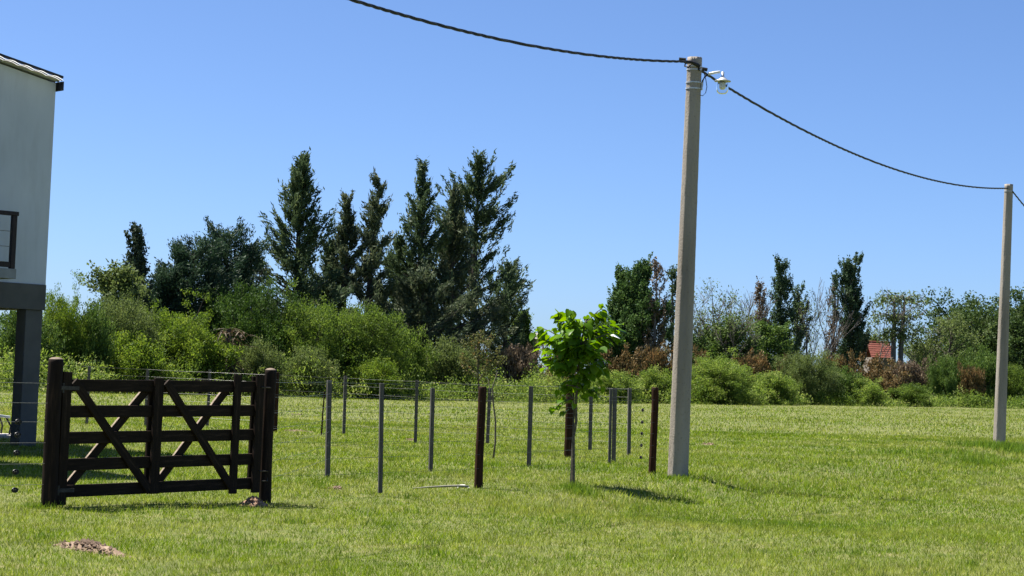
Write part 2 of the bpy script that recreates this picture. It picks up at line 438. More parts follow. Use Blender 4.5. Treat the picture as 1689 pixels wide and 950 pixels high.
def bare_tree(seed, H, tr, depth=5, lean=(0, 0), spread=.5, upness=.55, twig=.014, stems=1, start=.35):
    rng = np.random.default_rng(seed); tb = Tubes(5); tips = []
    def br(p, d, L, r, k):
        n = 4
        P = [p]
        for i in range(n):
            d = d + rng.normal(0, .10, 3); d[2] += .04; d /= np.linalg.norm(d)
            P.append(P[-1] + d * L / n)
        P = np.array(P)
        tb.add(P, np.linspace(r, max(twig, r * .62), n + 1))
        if k == 0:
            tips.append(P[-1]); tips.append(P[2]); return
        m = rng.integers(2, 4) + (1 if k >= depth - 1 else 0)
        for i in range(m):
            f = rng.uniform(start if k == depth else .35, 1.0)
            q = P[0] + (P[-1] - P[0]) * f
            kk = min(n - 1, int(f * n)); q = P[kk] + (P[kk + 1] - P[kk]) * (f * n - kk)
            a = rng.uniform(0, 6.28); dv = np.array([math.cos(a), math.sin(a), 0]) * spread + d * upness + np.array([0, 0, .25])
            br(q, dv / np.linalg.norm(dv), L * rng.uniform(.5, .72), max(twig, r * .55 * (1 - .4 * f)), k - 1)
        br(P[-1], d, L * .6, max(twig, r * .6), k - 1)
    for s in range(stems):
        a = s * 2.7
        d0 = np.array([lean[0] + .12 * s * math.cos(a), lean[1] + .12 * s * math.sin(a), 1.]); d0 /= np.linalg.norm(d0)
        br(np.array([.35 * s * math.cos(a), .35 * s * math.sin(a), -.05]), d0, H * .48 * (1 - .08 * s), tr, depth)
    V = np.concatenate(tb.V); sc = H / V[:, 2].max()
    tb.V = [v * sc for v in tb.V]
    return tb, np.array(tips) * sc

def tip_leaves(seed, tips, n, rad, ll, lw, zmin=0, keep=1.0):
    rng = np.random.default_rng(seed)
    tips = tips[(tips[:, 2] > zmin)]
    tips = tips[rng.uniform(size=len(tips)) < keep]
    C = np.repeat(tips, n, 0); C = C + rng.normal(0, rad, C.shape)
    D = rng.normal(size=C.shape) - np.array([0, 0, .4])
    V, Fq = leaf_quads(C, D, ll * rng.uniform(.6, 1.4, len(C)), lw * rng.uniform(.6, 1.4, len(C)), rng)
    return V, Fq, np.clip(rng.normal(.5, .22, len(C)), 0, 1)

def shrub(seed, w, h, dpt, nstem=26, ncl=7, nleaf=42, ll=.2, lw=.1, cs=.32, flat=.6, up=.35, z0=.05):
    """many stems from one root, leaf clumps out to a ragged dome"""
    rng = np.random.default_rng(seed); tb = Tubes(4)
    LC, LD, LT = [], [], []
    ph = rng.uniform(0, 6.28, 4)
    for i in range(nstem):
        az = i * 2.39996 + rng.normal(0, .3)
        el = math.asin(min(.98, max(.05, ((i + .5) / nstem) ** .8 + rng.normal(0, .06))))
        k = 1 + .16 * math.sin(3 * az + ph[0]) + .13 * math.sin(5 * az + 4 * el + ph[1]) + rng.normal(0, .07)
        end = np.array([math.cos(az) * math.cos(el) * w / 2, math.sin(az) * math.cos(el) * dpt / 2, math.sin(el) ** flat * h]) * k
        end[2] = max(.25, end[2])
        s = np.linspace(0, 1, 5)[:, None]
        mid = np.array([end[0] * .35, end[1] * .35, end[2] * .65])
        BP = 2 * s * (1 - s) * mid + s * s * end
        BP = wobble(BP, .02 * h, rng); BP[:, 2] = np.maximum(BP[:, 2], 0)
        tb.add(BP, np.linspace(.015 + .008 * h, .008, 5))
        for j in range(ncl):
            sj = .42 + .58 * rng.uniform() ** .6
            kk = sj * 4; k0 = min(3, int(kk)); c = BP[k0] + (BP[min(k0 + 1, 4)] - BP[k0]) * (kk - k0)
            c = c + rng.normal(0, .13, 3) * np.array([w * .5, dpt * .5, h * .45])
            c[2] = max(c[2], z0 + .15)
            out = c / max(.1, np.linalg.norm(c))
            m = int(nleaf * rng.uniform(.6, 1.3))
            pts = c + np.clip(rng.normal(0, .5, (m, 3)), -1.1, 1.1) * cs
            pts[:, 2] = np.maximum(pts[:, 2], z0)
            LC.append(pts); LD.append(rng.normal(0, .6, (m, 3)) + out * .5 + np.array([0, 0, up]))
            LT.append(np.clip(rng.normal(.45, .15) + rng.normal(0, .17, m), 0, 1))
    C = np.concatenate(LC); D = np.concatenate(LD); n = len(C)
    V, Fq = leaf_quads(C, D, ll * rng.uniform(.6, 1.4, n), lw * rng.uniform(.6, 1.4, n), rng)
    zs_ = h / np.percentile(V[:, 2], 99.5)
    V[:, 2] *= zs_
    tb.V = [v * np.array([1, 1, zs_]) for v in tb.V]
    return tb, (V, Fq, np.concatenate(LT))

# front edge of the hedge on the ground plan (x, y)
HX = np.array([-70, -40, -22.5, -17, -7.7, 0, 14.8, 30, 48, 90]); HY = np.array([48, 66, 85, 100, 112, 124, 133, 150, 165, 185])
def front(x): return float(np.interp(x, HX, HY))
def tree_at(px, py, back):
    """foot and height of a plant whose top shows at (px, py), standing `back` metres behind the hedge's front"""
    y = 120.0
    for _ in range(8):
        p = at(px, py, y); y = front(p.x) + back
    p = at(px, py, y); b = Vector((p.x, p.y, tz(p.x, p.y)))
    return b, p.z - b.z, y / F_PX            # foot, height, metres per photograph pixel

# ------------------------------------------------------------------ the raised house at the left
HOUSE = thing('stilt_house', 'pale plastered house raised on grey concrete columns at the left edge', 'house')
hc = at(84, 300, 34.0); CX, CY = hc.x, hc.y
ha = Vector((-.736, -.677, 0)); hn = Vector((.677, -.736, 0))      # along the facade to the left, out of the facade
HM = Matrix(((ha.x, -hn.x, 0), (ha.y, -hn.y, 0), (0, 0, 1)))         # local x along facade, y inwards
def hp(a, inn, z): return Vector((CX, CY, 0)) + HM @ Vector((a, inn, z))
Z1 = at(77, 470, 34).z; Z0 = at(75, 512, 34).z; Z2 = at(95, 138, 34).z
PITCH = math.tan(R(10.5))
def hbox(name, a0, a1, i0, i1, z0, z1, mat, parent=None, bevel=.006):
    b = MB().box(((a0 + a1) / 2, (i0 + i1) / 2, (z0 + z1) / 2), (a1 - a0, i1 - i0, z1 - z0))
    b.v = [tuple(Vector((CX, CY, 0)) + HM @ Vector(v)) for v in b.v]
    return b.build(name, mat, parent or HOUSE, bevel)
wall = MB()
AW, IW = 5.0, 7.0
prof = [(0, Z1), (AW, Z1), (AW, Z2 + AW * PITCH), (0, Z2)]
Vv = [hp(a, i, z) for i in (0, IW) for a, z in prof]
wall.add(Vv, [(0, 1, 2, 3), (7, 6, 5, 4), (0, 4, 5, 1), (1, 5, 6, 2), (2, 6, 7, 3), (3, 7, 4, 0)])
wall.build('wall', M['plaster'], HOUSE)
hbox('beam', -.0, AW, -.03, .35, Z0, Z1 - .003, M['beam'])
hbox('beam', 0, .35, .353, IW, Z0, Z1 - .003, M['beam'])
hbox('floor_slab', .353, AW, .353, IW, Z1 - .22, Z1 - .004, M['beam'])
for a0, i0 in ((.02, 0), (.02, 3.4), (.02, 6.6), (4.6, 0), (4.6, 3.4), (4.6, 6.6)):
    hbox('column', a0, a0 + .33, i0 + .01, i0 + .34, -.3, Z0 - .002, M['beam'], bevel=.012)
# unseen taller block, added out of frame at left to shade the grass
hbox('shade_block_wall', 5.0 + .004, 11.5, -4.0, IW, -.2, 9.4, M['plaster'])
hbox('shade_block_roof', 4.9, 11.7, -4.15, IW + .1, 9.403, 9.55, M['fascia'])
# roof of corrugated sheets
roof = MB()
n_c, ov = 56, .16
pts = []
i_vals = np.linspace(-.14, IW + .2, n_c * 6 + 1)
# corrugations run down the slope (along the facade); the wavy gable edge shows to the camera
a_vals = [-.03, AW - .004]
for th in (0.02, 0.0):
    for a in a_vals:
        for ii_ in i_vals:
            z = Z2 + .05 + a * PITCH + .022 * math.sin(2 * math.pi * ii_ / .13) + th
            pts.append(hp(a, ii_, z))
n_i = len(i_vals)
fr = []
for k in range(n_i - 1):
    fr.append((k, k + 1, n_i + k + 1, n_i + k)); fr.append((2 * n_i + k, 3 * n_i + k, 3 * n_i + k + 1, 2 * n_i + k + 1))
    fr.append((k, 2 * n_i + k, 2 * n_i + k + 1, k + 1)); fr.append((n_i + k, n_i + k + 1, 3 * n_i + k + 1, 3 * n_i + k))
roof.add(pts, fr)
rf = roof.build('roof', M['sheet'], HOUSE, smooth=False)
# translucent corrugated strip projecting past the gable, lit from above
m, nt, b = new_mat('fibreglass')
b.inputs['Base Color'].default_value = (.8, .8, .78, 1); b.inputs['Roughness'].default_value = .5
tr_ = nt.nodes.new('ShaderNodeBsdfTranslucent'); tr_.inputs['Color'].default_value = (.85, .84, .8, 1)
mx_ = nt.nodes.new('ShaderNodeMixShader'); mx_.inputs[0].default_value = .65
nt.links.new(b.outputs[0], mx_.inputs[1]); nt.links.new(tr_.outputs[0], mx_.inputs[2]); nt.links.new(mx_.outputs[0], nt.nodes['Material Output'].inputs['Surface'])
fl = MB(); av = np.linspace(.0, AW - .01, 140); Vv = []
for i_ in (-.26, -.13):
    for a in av:
        Vv.append(hp(a, i_, Z2 + a * PITCH + .035 + .03 * abs(math.sin(math.pi * a / .28))))
na = len(av)
fl.add(Vv, [(k, k + 1, na + k + 1, na + k) for k in range(na - 1)])
fl.build('roof_edge_sheet', m, rf, smooth=True)
cp = MB(); Vv = [hp(a, i, Z2 + a * PITCH + z) for i in (-.20, -.145) for a, z in ((-.03, .085), (AW, .085), (AW, .125), (-.03, .125))]
cp.add(Vv, [(3, 2, 1, 0), (4, 5, 6, 7), (0, 1, 5, 4), (1, 2, 6, 5), (2, 3, 7, 6), (3, 0, 4, 7)]); cp.build('roof_capping', M['fascia'], rf)
hbox('eave_fascia', -.065, -.035, -.17, IW + .2, Z2 - .13, Z2 + .03, M['fascia'], rf)
# balcony with a dark timber railing, its end just inside the picture
BA = 0.98
bz0, bz1 = at(20, 463, 33.6).z, at(20, 447, 33.6).z
hbox('balcony_slab', BA, AW, -.75, -.032, bz0, bz1, M['slabgrey'])
rt, rb = at(20, 352, 33.2).z, at(20, 440, 33.2).z
RAIL = obj('railing', None, HOUSE)
for aa in (BA + .02, BA + 1.5, BA + 3.0):
    hbox('baluster_post', aa, aa + .085, -.735, -.65, bz1 + .002, rt - .072, M['timber_frame'], RAIL)
hbox('top_rail', BA, AW - .02, -.745, -.64, rt - .07, rt, M['timber_frame'], RAIL)
for a0, a1 in ((BA + .107, BA + 1.498), (BA + 1.587, BA + 2.998)):
    hbox('bottom_rail', a0, a1, -.73, -.655, rb - .03, rb + .06, M['timber_frame'], RAIL)
for zz in (rb + .32, rb + .58):
    w_ = MB().tube([hp(BA + .1, -.69, zz), hp(AW - .1, -.69, zz)], .006, 6); w_.build('railing_wire', M['wire'], RAIL)

# paving slab and a white garden chair, cut by the left edge
sp = ground(2, 724)
pav = MB().box((sp.x - .62, sp.y + .5, tz(sp.x - .5, sp.y) + .03), (1.9, .8, .07)).build('paving_slab', M['paving'], None, .01)
tag(pav, 'pale pinkish paving slab on the grass behind the house column', 'paving')
ch = thing('garden_chair', 'white garden chair with dark legs cut by the left edge', 'chair', (sp.x - .28, sp.y + .45, tz(sp.x - .5, sp.y) + .066), .6)
MB().box((0, 0, .36), (.5, .48, .05), Matrix.Rotation(.1, 3, 'Y')).build('seat', M['white_paint'], ch, .015)
MB().box((-.27, 0, .62), (.045, .46, .5), Matrix.Rotation(-.25, 3, 'Y')).build('backrest', M['white_paint'], ch, .015)
for sx in (-1, 1):
    for sy in (-1, 1):
        MB().tube([(sx * .18, sy * .19, .345 - sx * .02), (sx * .26, sy * .23, .16), (sx * .24, sy * .23, .0)], .018, 6).build('leg', M['black'], ch)

# ------------------------------------------------------------------ the gate and its posts
def wood_post(name, label, base, dia, h, mat, cat='gate post', parent=None, dome=True, seed=0, lean=(0, 0), group=None):
    rng = np.random.default_rng(seed)
    n = 18; r = dia / 2
    zs = [-.25, .0, .25, .5, .8, 1.1, h - .06, h - .022]
    rs = [1.06, 1.05, 1.03, 1.01, 1.0, .99, .98, .95]
    if dome: zs += [h - .006, h]; rs += [.6, .12]
    else: zs += [h]; rs += [.90]
    prof = 1 + .03 * np.sin(3 * np.arange(n) * 2 * np.pi / n + rng.uniform(0, 6)) + rng.normal(0, .012, n)
    V, Fc = [], []
    for z, q in zip(zs, rs):
        for k in range(n):
            a = 2 * math.pi * k / n
            V.append((r * q * prof[k] * math.cos(a) + lean[0] * z + .004 * math.sin(4 * z + seed), r * q * prof[k] * math.sin(a) + lean[1] * z, z))
    m_ = len(zs)
    Fc = [(i * n + k, i * n + (k + 1) % n, (i + 1) * n + (k + 1) % n, (i + 1) * n + k) for i in range(m_ - 1) for k in range(n)]
    Fc.append(tuple((m_ - 1) * n + k for k in range(n)))
    me = MB().add(V, Fc).mesh(name, mat, True)
    me.materials.append(M['post_top'])
    for p in me.polygons:
        if p.center.z > h - .02 and abs(p.normal.z) > .4: p.material_index = 1
    o = obj(name, me, parent, base)
    if label: tag(o, label, cat, group)
    return o

g1 = ground(80, 838); g2 = ground(436, 829)
P1 = wood_post('gate_post', 'thick dark round post the gate hangs from, left of the gate', g1, .155, 1.53, M['dark_wood'], seed=1)
P2 = wood_post('gate_post', 'dark round latch post at the right end of the gate', g2, .135, 1.52, M['dark_wood'], seed=2)
gu = Vector((g2.x - g1.x, g2.y - g1.y, 0)); GL = gu.length; gu.normalize()
GATE = thing('field_gate', 'dark stained timber field gate with five rails and crossed braces', 'gate', (g1.x, g1.y, g1.z), math.atan2(gu.y, gu.x))
def gs(px, py=720):
    """distance along the gate of something seen at pixel px"""
    d = CAM_M @ Vector(((px - W_PX / 2) / F_PX, -(py - H_PX / 2) / F_PX, -1))
    # intersect ray (t*d.x, t*d.y) with the line g1 + s*gu
    det = -d.x * gu.y + d.y * gu.x
    return (d.x * g1.y - d.y * g1.x) / -det if False else ((d.y * g1.x - d.x * g1.y) / (d.x * gu.y - d.y * gu.x))
s0, s1 = gs(102), gs(421)
TILT = .045 / (s1 - s0)
def gz(s, z): return z + TILT * (s - s0)
def rail(name, sa, za, sb, zb, wd, yc, th, mat='rail_wood', bev=.006):
    """board from (sa, za) to (sb, zb) in the plane of the gate"""
    za, zb = gz(sa, za), gz(sb, zb)
    L = math.hypot(sb - sa, zb - za); an = math.atan2(zb - za, sb - sa)
    o = MB().box((0, 0, 0), (L, th, wd)).build(name, M[mat], GATE, bev)
    o.location = ((sa + sb) / 2, yc, (za + zb) / 2); o.rotation_euler = (random.uniform(-.006, .006), -an, 0)
    return o
def sunlit_edge(o):
    o.data.materials.append(M['post_top'])          # paler colour on the upper edge paints in the sun catching it
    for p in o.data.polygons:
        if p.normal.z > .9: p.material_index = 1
RZ = [1.245, .978, .708, .435, .165]
for i, z in enumerate(RZ):
    rail('rail', s0 + .02, z, s1 + (.075 if i in (0, 4) else 0) - .02, z, .125, random.uniform(-.002, .002), .035)
mid, st3 = gs(254), gs(384)
rail('hinge_stile', s0, .03, s0, 1.385, .11, -.038, .036)
rail('hinge_stile', s0 + .01, .06, s0 + .01, 1.36, .10, .038, .036)
rail('stile', mid, .10, mid, 1.33, .12, -.038, .036)
rail('stile', mid - .01, .10, mid - .01, 1.31, .12, .038, .036)
rail('stile', st3, .06, st3, 1.38, .10, -.038, .036)
rail('latch_stile', s1, .06, s1, 1.385, .11, -.038, .036)
rail('latch_stile', s1, .09, s1, 1.36, .10, .038, .036)
rail('brace', s0 + .09, 1.29, mid - .05, .13, .095, -.0365, .032)
sunlit_edge(rail('brace', s0 + .07, .15, mid - .05, 1.26, .095, .037, .032))
rail('brace', mid + .10, 1.29, st3 - .02, .13, .095, -.0365, .032)
sunlit_edge(rail('brace', mid + .05, .15, st3 - .05, 1.26, .095, .037, .032))
for z in (1.22, .18):
    h_ = MB().box((.13, -.06, z), (.26, .008, .04)); h_.tube([(.07, -.05, z - .05), (.07, -.05, z + .05)], .014, 8); h_.build('hinge', M['iron'], GATE)
lt = MB().tube([(s1 + .03, -.06, gz(s1, .30)), (s1 + .16, -.06, gz(s1, .30)), (s1 + .16, -.06, gz(s1, .19)), (s1 + .07, -.06, gz(s1, .19))], .009, 6)
lt.build('latch', M['iron'], GATE)
lt = MB().tube([(s1 + .0, -.06, gz(s1, 1.24)), (s1 + .15, -.06, gz(s1, 1.24))], .009, 6); lt.build('latch', M['iron'], GATE)

# ------------------------------------------------------------------ wire fences
BAT = {}
def batten(fence, px, ytop, ybot, dist, w=.052, mat='grey_wood'):
    top, bot = at(px[0], ytop, dist), at(px[1], ybot, dist)
    h = top.z - bot.z
    o = MB().box((0, 0, h / 2), (w, w * .8, h)).build('batten', M[mat], fence, .004)
    o.location = bot
    o.rotation_euler = (random.uniform(-.01, .01), math.atan2(top.x - bot.x, h), random.uniform(-.5, .5))
    return bot, h
def wires(fence, pts, heights, r=.0016, sag=.012):
    for hh in heights:
        P = []
        for (a, b) in zip(pts[:-1], pts[1:]):
            for k in range(6):
                f = k / 6
                p = Vector(a).lerp(Vector(b), f); zg = Vector((0, 0, hh - sag * 4 * f * (1 - f) * random.uniform(.3, 1)))
                P.append(p + zg)
        P.append(Vector(pts[-1]) + Vector((0, 0, hh)))
        MB().tube(P, r, 5).build('wire', M['wire'], fence)
WH = [1.36, 1.19, 1.01, .83, .65, .46, .27]

# front fence right of the gate
FF = thing('wire_fence', 'wire fence running from the latch post past the utility pole', 'fence')
f628, h628 = batten(FF, (630, 627), 632, 813, 24.0)
p790 = ground(789, 805); wood_post('post', None, p790, .115, 1.39, M['brown_wood'], parent=FF, dome=False, seed=3)
p1076 = ground(1076, 782); wood_post('post', None, p1076, .115, 1.39, M['brown_wood'], parent=FF, dome=False, seed=4)
wires(FF, [g2 + Vector((.05, .05, .03)), Vector((f628.x, f628.y - .03, tz(f628.x, f628.y) + .02)), p790 + Vector((0, -.06, 0)), p1076 + Vector((0, -.06, 0))], WH)
def tensioner(fence, p, d):
    o = MB()
    d = Vector(d).normalized(); c = d.cross(Vector((0, 0, 1)))
    ring = [p + (d * math.cos(a) * .034 + Vector((0, 0, 1)) * math.sin(a) * .02) for a in np.linspace(0, 2 * math.pi, 13)]
    o.tube(ring, .009, 6, False); o.tube([p - c * .02, p + c * .02], .012, 8)
    return o.build('tensioner', M['black'], fence)
dv = (p1076 - p790).normalized()
for hh in (1.02, .83, .65, .46, .27):
    tensioner(FF, p1076 - Vector((.21, .25, -hh)) , dv)

# fence left of the gate, coming towards the road
FL = thing('wire_fence', 'short run of wire fence with black tensioners left of the gate', 'fence')
el = Vector((g1.x - 5.0, g1.y - 6.0, 0)); el.z = tz(el.x, el.y)
pl = wood_post('post', None, el, .12, 1.42, M['brown_wood'], parent=FL, dome=False, seed=5)
wires(FL, [g1 + Vector((-.05, -.06, 0)), el], [1.26, 1.06, .87, .66, .45, .24], r=.0022)
dv = (el - g1).normalized()
for hh in (.87, .74, .56, .37, .19):
    tensioner(FL, g1 + dv * .42 + Vector((0, 0, hh)), dv)

# middle fence, behind the first
FM = thing('wire_fence', 'middle wire fence with four thick grey battens in the lot', 'fence')
mb = [batten(FM, (543, 540), 627, 789, 27.6, .066)[0], batten(FM, (713, 710), 640, 780, 30.2, .062)[0],
      batten(FM, (876, 872), 637, 773, 32.6, .066)[0], batten(FM, (1014, 1012), 640, 766, 35.6, .07)[0]]
batten(FM, (1008, 1005), 641, 770, 34.9, .05)
mpts = [Vector((p.x, p.y - .04, tz(p.x, p.y))) for p in mb]
wires(FM, [g2 + Vector((.04, .06, 0))] + mpts, WH, r=.0017)

# back fence across the lot
FB = thing('wire_fence', 'far wire fence crossing the lot behind the gate', 'fence')
bp = []
for px, t_, b_, d_ in (((147, 143), 604, 700, 46), ((243, 240), 609, 702, 46.5), ((346, 342), 610, 702, 46.5)):
    bp.append(batten(FB, px, t_, b_, d_, .06)[0])
q = ground(452, 714); wood_post('post', None, q, .135, 1.42, M['brown_wood'], parent=FB, dome=False, seed=6); bp.append(q)
for px, t_, b_, d_ in (((570, 567), 620, 715, 46), ((688, 685), 627, 733, 43), ((808, 804), 640, 731, 43)):
    bp.append(batten(FB, px, t_, b_, d_, .07)[0])
q = ground(937, 755); wood_post('post', None, q, .16, 1.42, M['brown_wood'], parent=FB, dome=False, seed=7); bp.append(q)
for px, t_, b_, d_ in (((975, 973), 645, 742, 40.5), ((1039, 1037), 640, 753, 39.5)):
    bp.append(batten(FB, px, t_, b_, d_, .07)[0])
le = Vector((bp[0].x - 6, bp[0].y - 2, 0))
wires(FB, [le] + [Vector((p.x, p.y - .04, tz(p.x, p.y))) for p in bp], WH, r=.0023)
st = thing('thin_stake', 'thin dark stake left of the first thick grey batten', 'stake', ground(530, 719))
MB().tube([(0, 0, -.1), (.01, 0, .5), (.03, 0, 1.03)], [.02, .018, .016], 7).build('shaft', M['brown_wood'], st)
MB().box((-.03, 0, 1.0), (.09, .012, .012)).build('wire_clip', M['wire'], st)

# ------------------------------------------------------------------ utility poles, lamp and overhead cable
def utility_pole(label, base, H, d0, d1, lean, seed, arris):
    rng = np.random.default_rng(seed)
    t = thing('utility_pole', label, 'utility pole', base, 0, 'concrete utility poles')
    n, m_ = 56, 110
    V, Fc = [], []
    rough = rng.normal(0, .0035, (m_, n))
    for i in range(m_):
        f = i / (m_ - 1); z = -.3 + f * (H + .3); r = (d0 + (d1 - d0) * f) / 2
        for k in range(n):
            a = 2 * math.pi * k / n
            u_ = ((a - arris) % (math.pi / 4)) - math.pi / 8
            rr = r * (.22 + .78 * 1.04 * math.cos(math.pi / 8) / math.cos(u_)) + rough[i, k] * .35
            da = (a - arris + math.pi) % (2 * math.pi) - math.pi                 # casting seam with broken edge
            rr += -.012 * math.exp(-(da / .07) ** 2) * max(0, math.sin(z * 7 + seed) * math.sin(z * 2.3) - .35) + (-.005 * math.exp(-((da - .16) / .1) ** 2) * max(0, math.sin(z * 11 + 3 * math.sin(z * 1.7))) if True else 0)
            V.append((rr * math.cos(a) + lean[0] * max(z, 0), rr * math.sin(a) + lean[1] * max(z, 0), z))
    Fc = [(i * n + k, i * n + (k + 1) % n, (i + 1) * n + (k + 1) % n, (i + 1) * n + k) for i in range(m_ - 1) for k in range(n)]
    Fc.append(tuple((m_ - 1) * n + k for k in range(n)))
    MB().add(V, Fc).build('shaft', M['concrete'], t, smooth=True)
    return t
b1 = ground(1118, 786); top1 = at(1146, 95, b1.y)
b2 = Vector((0, 0, 0)); q = at(1648, 733, 51.5); b2 = Vector((q.x, q.y, min(q.z, tz(q.x, q.y)))); top2 = at(1664, 304, 51.5)
H1, H2 = top1.z - b1.z, top2.z - b2.z
pole1 = utility_pole('concrete utility pole carrying a lamp, standing right of the sapling', b1, H1, .335, .235, ((top1.x - b1.x) / H1, 0), 11, R(237))
pole2 = utility_pole('concrete utility pole with no lamp near the right edge', b2, H2, .335, .225, ((top2.x - b2.x) / H2, 0), 12, R(228))
# cable clamp hardware on each pole top
def hoop(p, r, z, hgt, thick=.006, n=20):
    o = MB(); o.lathe([(r, z), (r + thick, z), (r + thick, z + hgt), (r, z + hgt), (r, z)], n, p); return o
lean1 = (top1.x - b1.x) / H1
for k, (dz, hg) in enumerate(((.16, .018), (.21, .018))):
    hoop((lean1 * (H1 - dz), 0, 0), .121, H1 - dz, hg).build('strap', M['galv'], pole1)
lean2 = (top2.x - b2.x) / H2
hoop((lean2 * (H2 - .2), 0, 0), .118, H2 - .2, .02).build('strap', M['galv'], pole2)

def twisted(P, r, strands=3, pitch=1.0, per=7, rs=None):
    """bundle of insulated conductors twisted round each other along P"""
    P = [Vector(p) for p in P]
    seg = [0.0]
    for a, b_ in zip(P[:-1], P[1:]): seg.append(seg[-1] + (b_ - a).length)
    Lt = seg[-1]; n = int(Lt / pitch * per * 2)
    cum = np.array(seg); A = np.array([list(p) for p in P])
    s = np.linspace(0, Lt, n)
    Cc = np.stack([np.interp(s, cum, A[:, i]) for i in range(3)], 1)
    T = unit(np.gradient(Cc, axis=0)); a = unit(np.cross(T, [[0, 0, 1.]])); b_ = np.cross(T, a)
    tb = Tubes(6)
    for k in range(strands):
        ph = 2 * np.pi * s / pitch + k * 2 * np.pi / strands + 2.2 * np.sin(s * .9) + .9 * np.sin(s * 2.7 + 1)
        Q = Cc + (a * np.cos(ph)[:, None] + b_ * np.sin(ph)[:, None]) * r
        tb.add(Q, r * .98)
    return tb
def catenary(a, b_, sag, n=60):
    return [Vector(a).lerp(Vector(b_), k / n) - Vector((0, 0, sag * 4 * (k / n) * (1 - k / n))) for k in range(n + 1)]
# the line enters over the road from a pole behind the photographer's left shoulder
sd = Vector((b2.x - b1.x, b2.y - b1.y, 0))
A1 = Vector((top1.x - .06, b1.y - .125, top1.z - .085)); A1R = Vector((top1.x + .05, b1.y - .125, top1.z - .20))
A2 = Vector((top2.x - .06, b2.y - .125, top2.z - .12)); A2R = Vector((top2.x + .08, b2.y - .10, top2.z - .20))
# cable passes the point seen at (560, 0)
A0 = A1 - Vector((sd.x, sd.y, 0)); A0.z = 6.32
c0 = obj('overhead_cable', twisted(catenary(A0, A1 + Vector((.02, 0, 0)), .90), .0112).mesh('overhead_cable', M['cable']))
tag(c0, 'black twisted cable sagging in from the top edge to the lamp pole', 'cable', 'overhead cable spans')
c1 = obj('overhead_cable', twisted(catenary(A1R, A2, .52), .0112).mesh('overhead_cable', M['cable']))
tag(c1, 'black twisted cable hanging between the two concrete poles', 'cable', 'overhead cable spans')
A3 = A2R + Vector((sd.x * 1.0, sd.y * 1.0, -.9))
c2 = obj('overhead_cable', twisted(catenary(A2R, A3, .7), .0112).mesh('overhead_cable', M['cable']))
tag(c2, 'black twisted cable leaving the far pole past the right edge', 'cable', 'overhead cable spans')
cj = thing('cable_joint', 'black cable loop and clamps wrapped round the lamp pole top', 'cable', A1)
MB().tube([(-.02, 0, 0), (.0, -.02, -.01), (.06, -.02, -.04), (.13, .0, -.07)], .03, 8).build('loop', M['cable'], cj, smooth=True)
MB().tube([(-.2, 0, .035), (-.09, 0, .028)], .024, 8).build('clamp', M['black'], cj)
MB().tube([(.17, -.03, -.115), (.25, -.02, -.125)], .03, 8).build('clamp', M['black'], cj)
MB().tube([(-.16, .0, .0), (-.08, 0, -.03), (.02, -.01, -.02)], .014, 6).build('clamp_wire', M['cable'], cj)
MB().tube([(-.09, .04, 0), (-.10, .06, -.07), (-.05, -.03, -.10), (-.02, -.03, -.06)], .012, 6).build('clamp_wire', M['cable'], cj)

LP = thing('street_lamp', 'jar shaped street lamp on a bracket at the pole top', 'street lamp', (top1.x, b1.y, top1.z))
yl = b1.y
def lp(px, py, dy=0): return at(px, py, yl + dy) - Vector((top1.x, yl, top1.z))
pa = lp(1157, 148, -.05)
for py in (137, 147):
    z = lp(1148, py).z
    hoop((lean1 * z, 0, 0), .1215, z - .01, .022, .008).build('bracket_band', M['galv'], LP)
MB().box((.128 + lean1 * pa.z, -.04, lp(1148, 142).z), (.022, .06, .13)).build('mount_plate', M['galv'], LP, .003)
MB().tube([lp(1158, 143, -.05), lp(1159, 133, -.06), lp(1163, 126, -.07), lp(1169, 122.5, -.08)], .014, 8).build('bracket_arm', M['iron'], LP, smooth=True)
MB().tube([lp(1168, 122, -.08), lp(1180, 119.5, -.09), lp(1188, 118.5, -.1)], .021, 10).build('arm_sleeve', M['white_paint'], LP, smooth=True)
hc_ = lp(1192, 131, -.1)
cap = MB().lathe([(.001, .12), (.020, .12), (.022, .05), (.03, .035), (.05, .02), (.085, -.01), (.09, -.015), (.04, -.012)], 24, hc_)
cap.build('cap', M['galv'], LP, smooth=True)
MB().lathe([(.035, -.012), (.128, -.02), (.132, -.028), (.128, -.036), (.05, -.04)], 28, hc_).build('rim', M['sheet'], LP, smooth=True)
MB().lathe([(.094, -.042), (.096, -.10), (.094, -.17), (.082, -.205), (.055, -.228), (.001, -.236), (.001, -.232), (.053, -.224), (.079, -.2), (.090, -.17), (.092, -.10), (.090, -.042)], 28, hc_).build('glass_jar', M['jar_glass'], LP, smooth=True)
MB().lathe([(.001, -.165), (.03, -.16), (.05, -.14), (.052, -.06), (.03, -.042)], 18, hc_).build('bulb', M['white_paint'], LP, smooth=True)
MB().tube([lp(1160.5, 118, -.06), lp(1164, 130, -.07), lp(1166, 143, -.07), lp(1164, 153, -.07), lp(1159, 158, -.06), lp(1155, 157, -.12)], .006, 6).build('lamp_wire', M['cable'], LP, smooth=True)

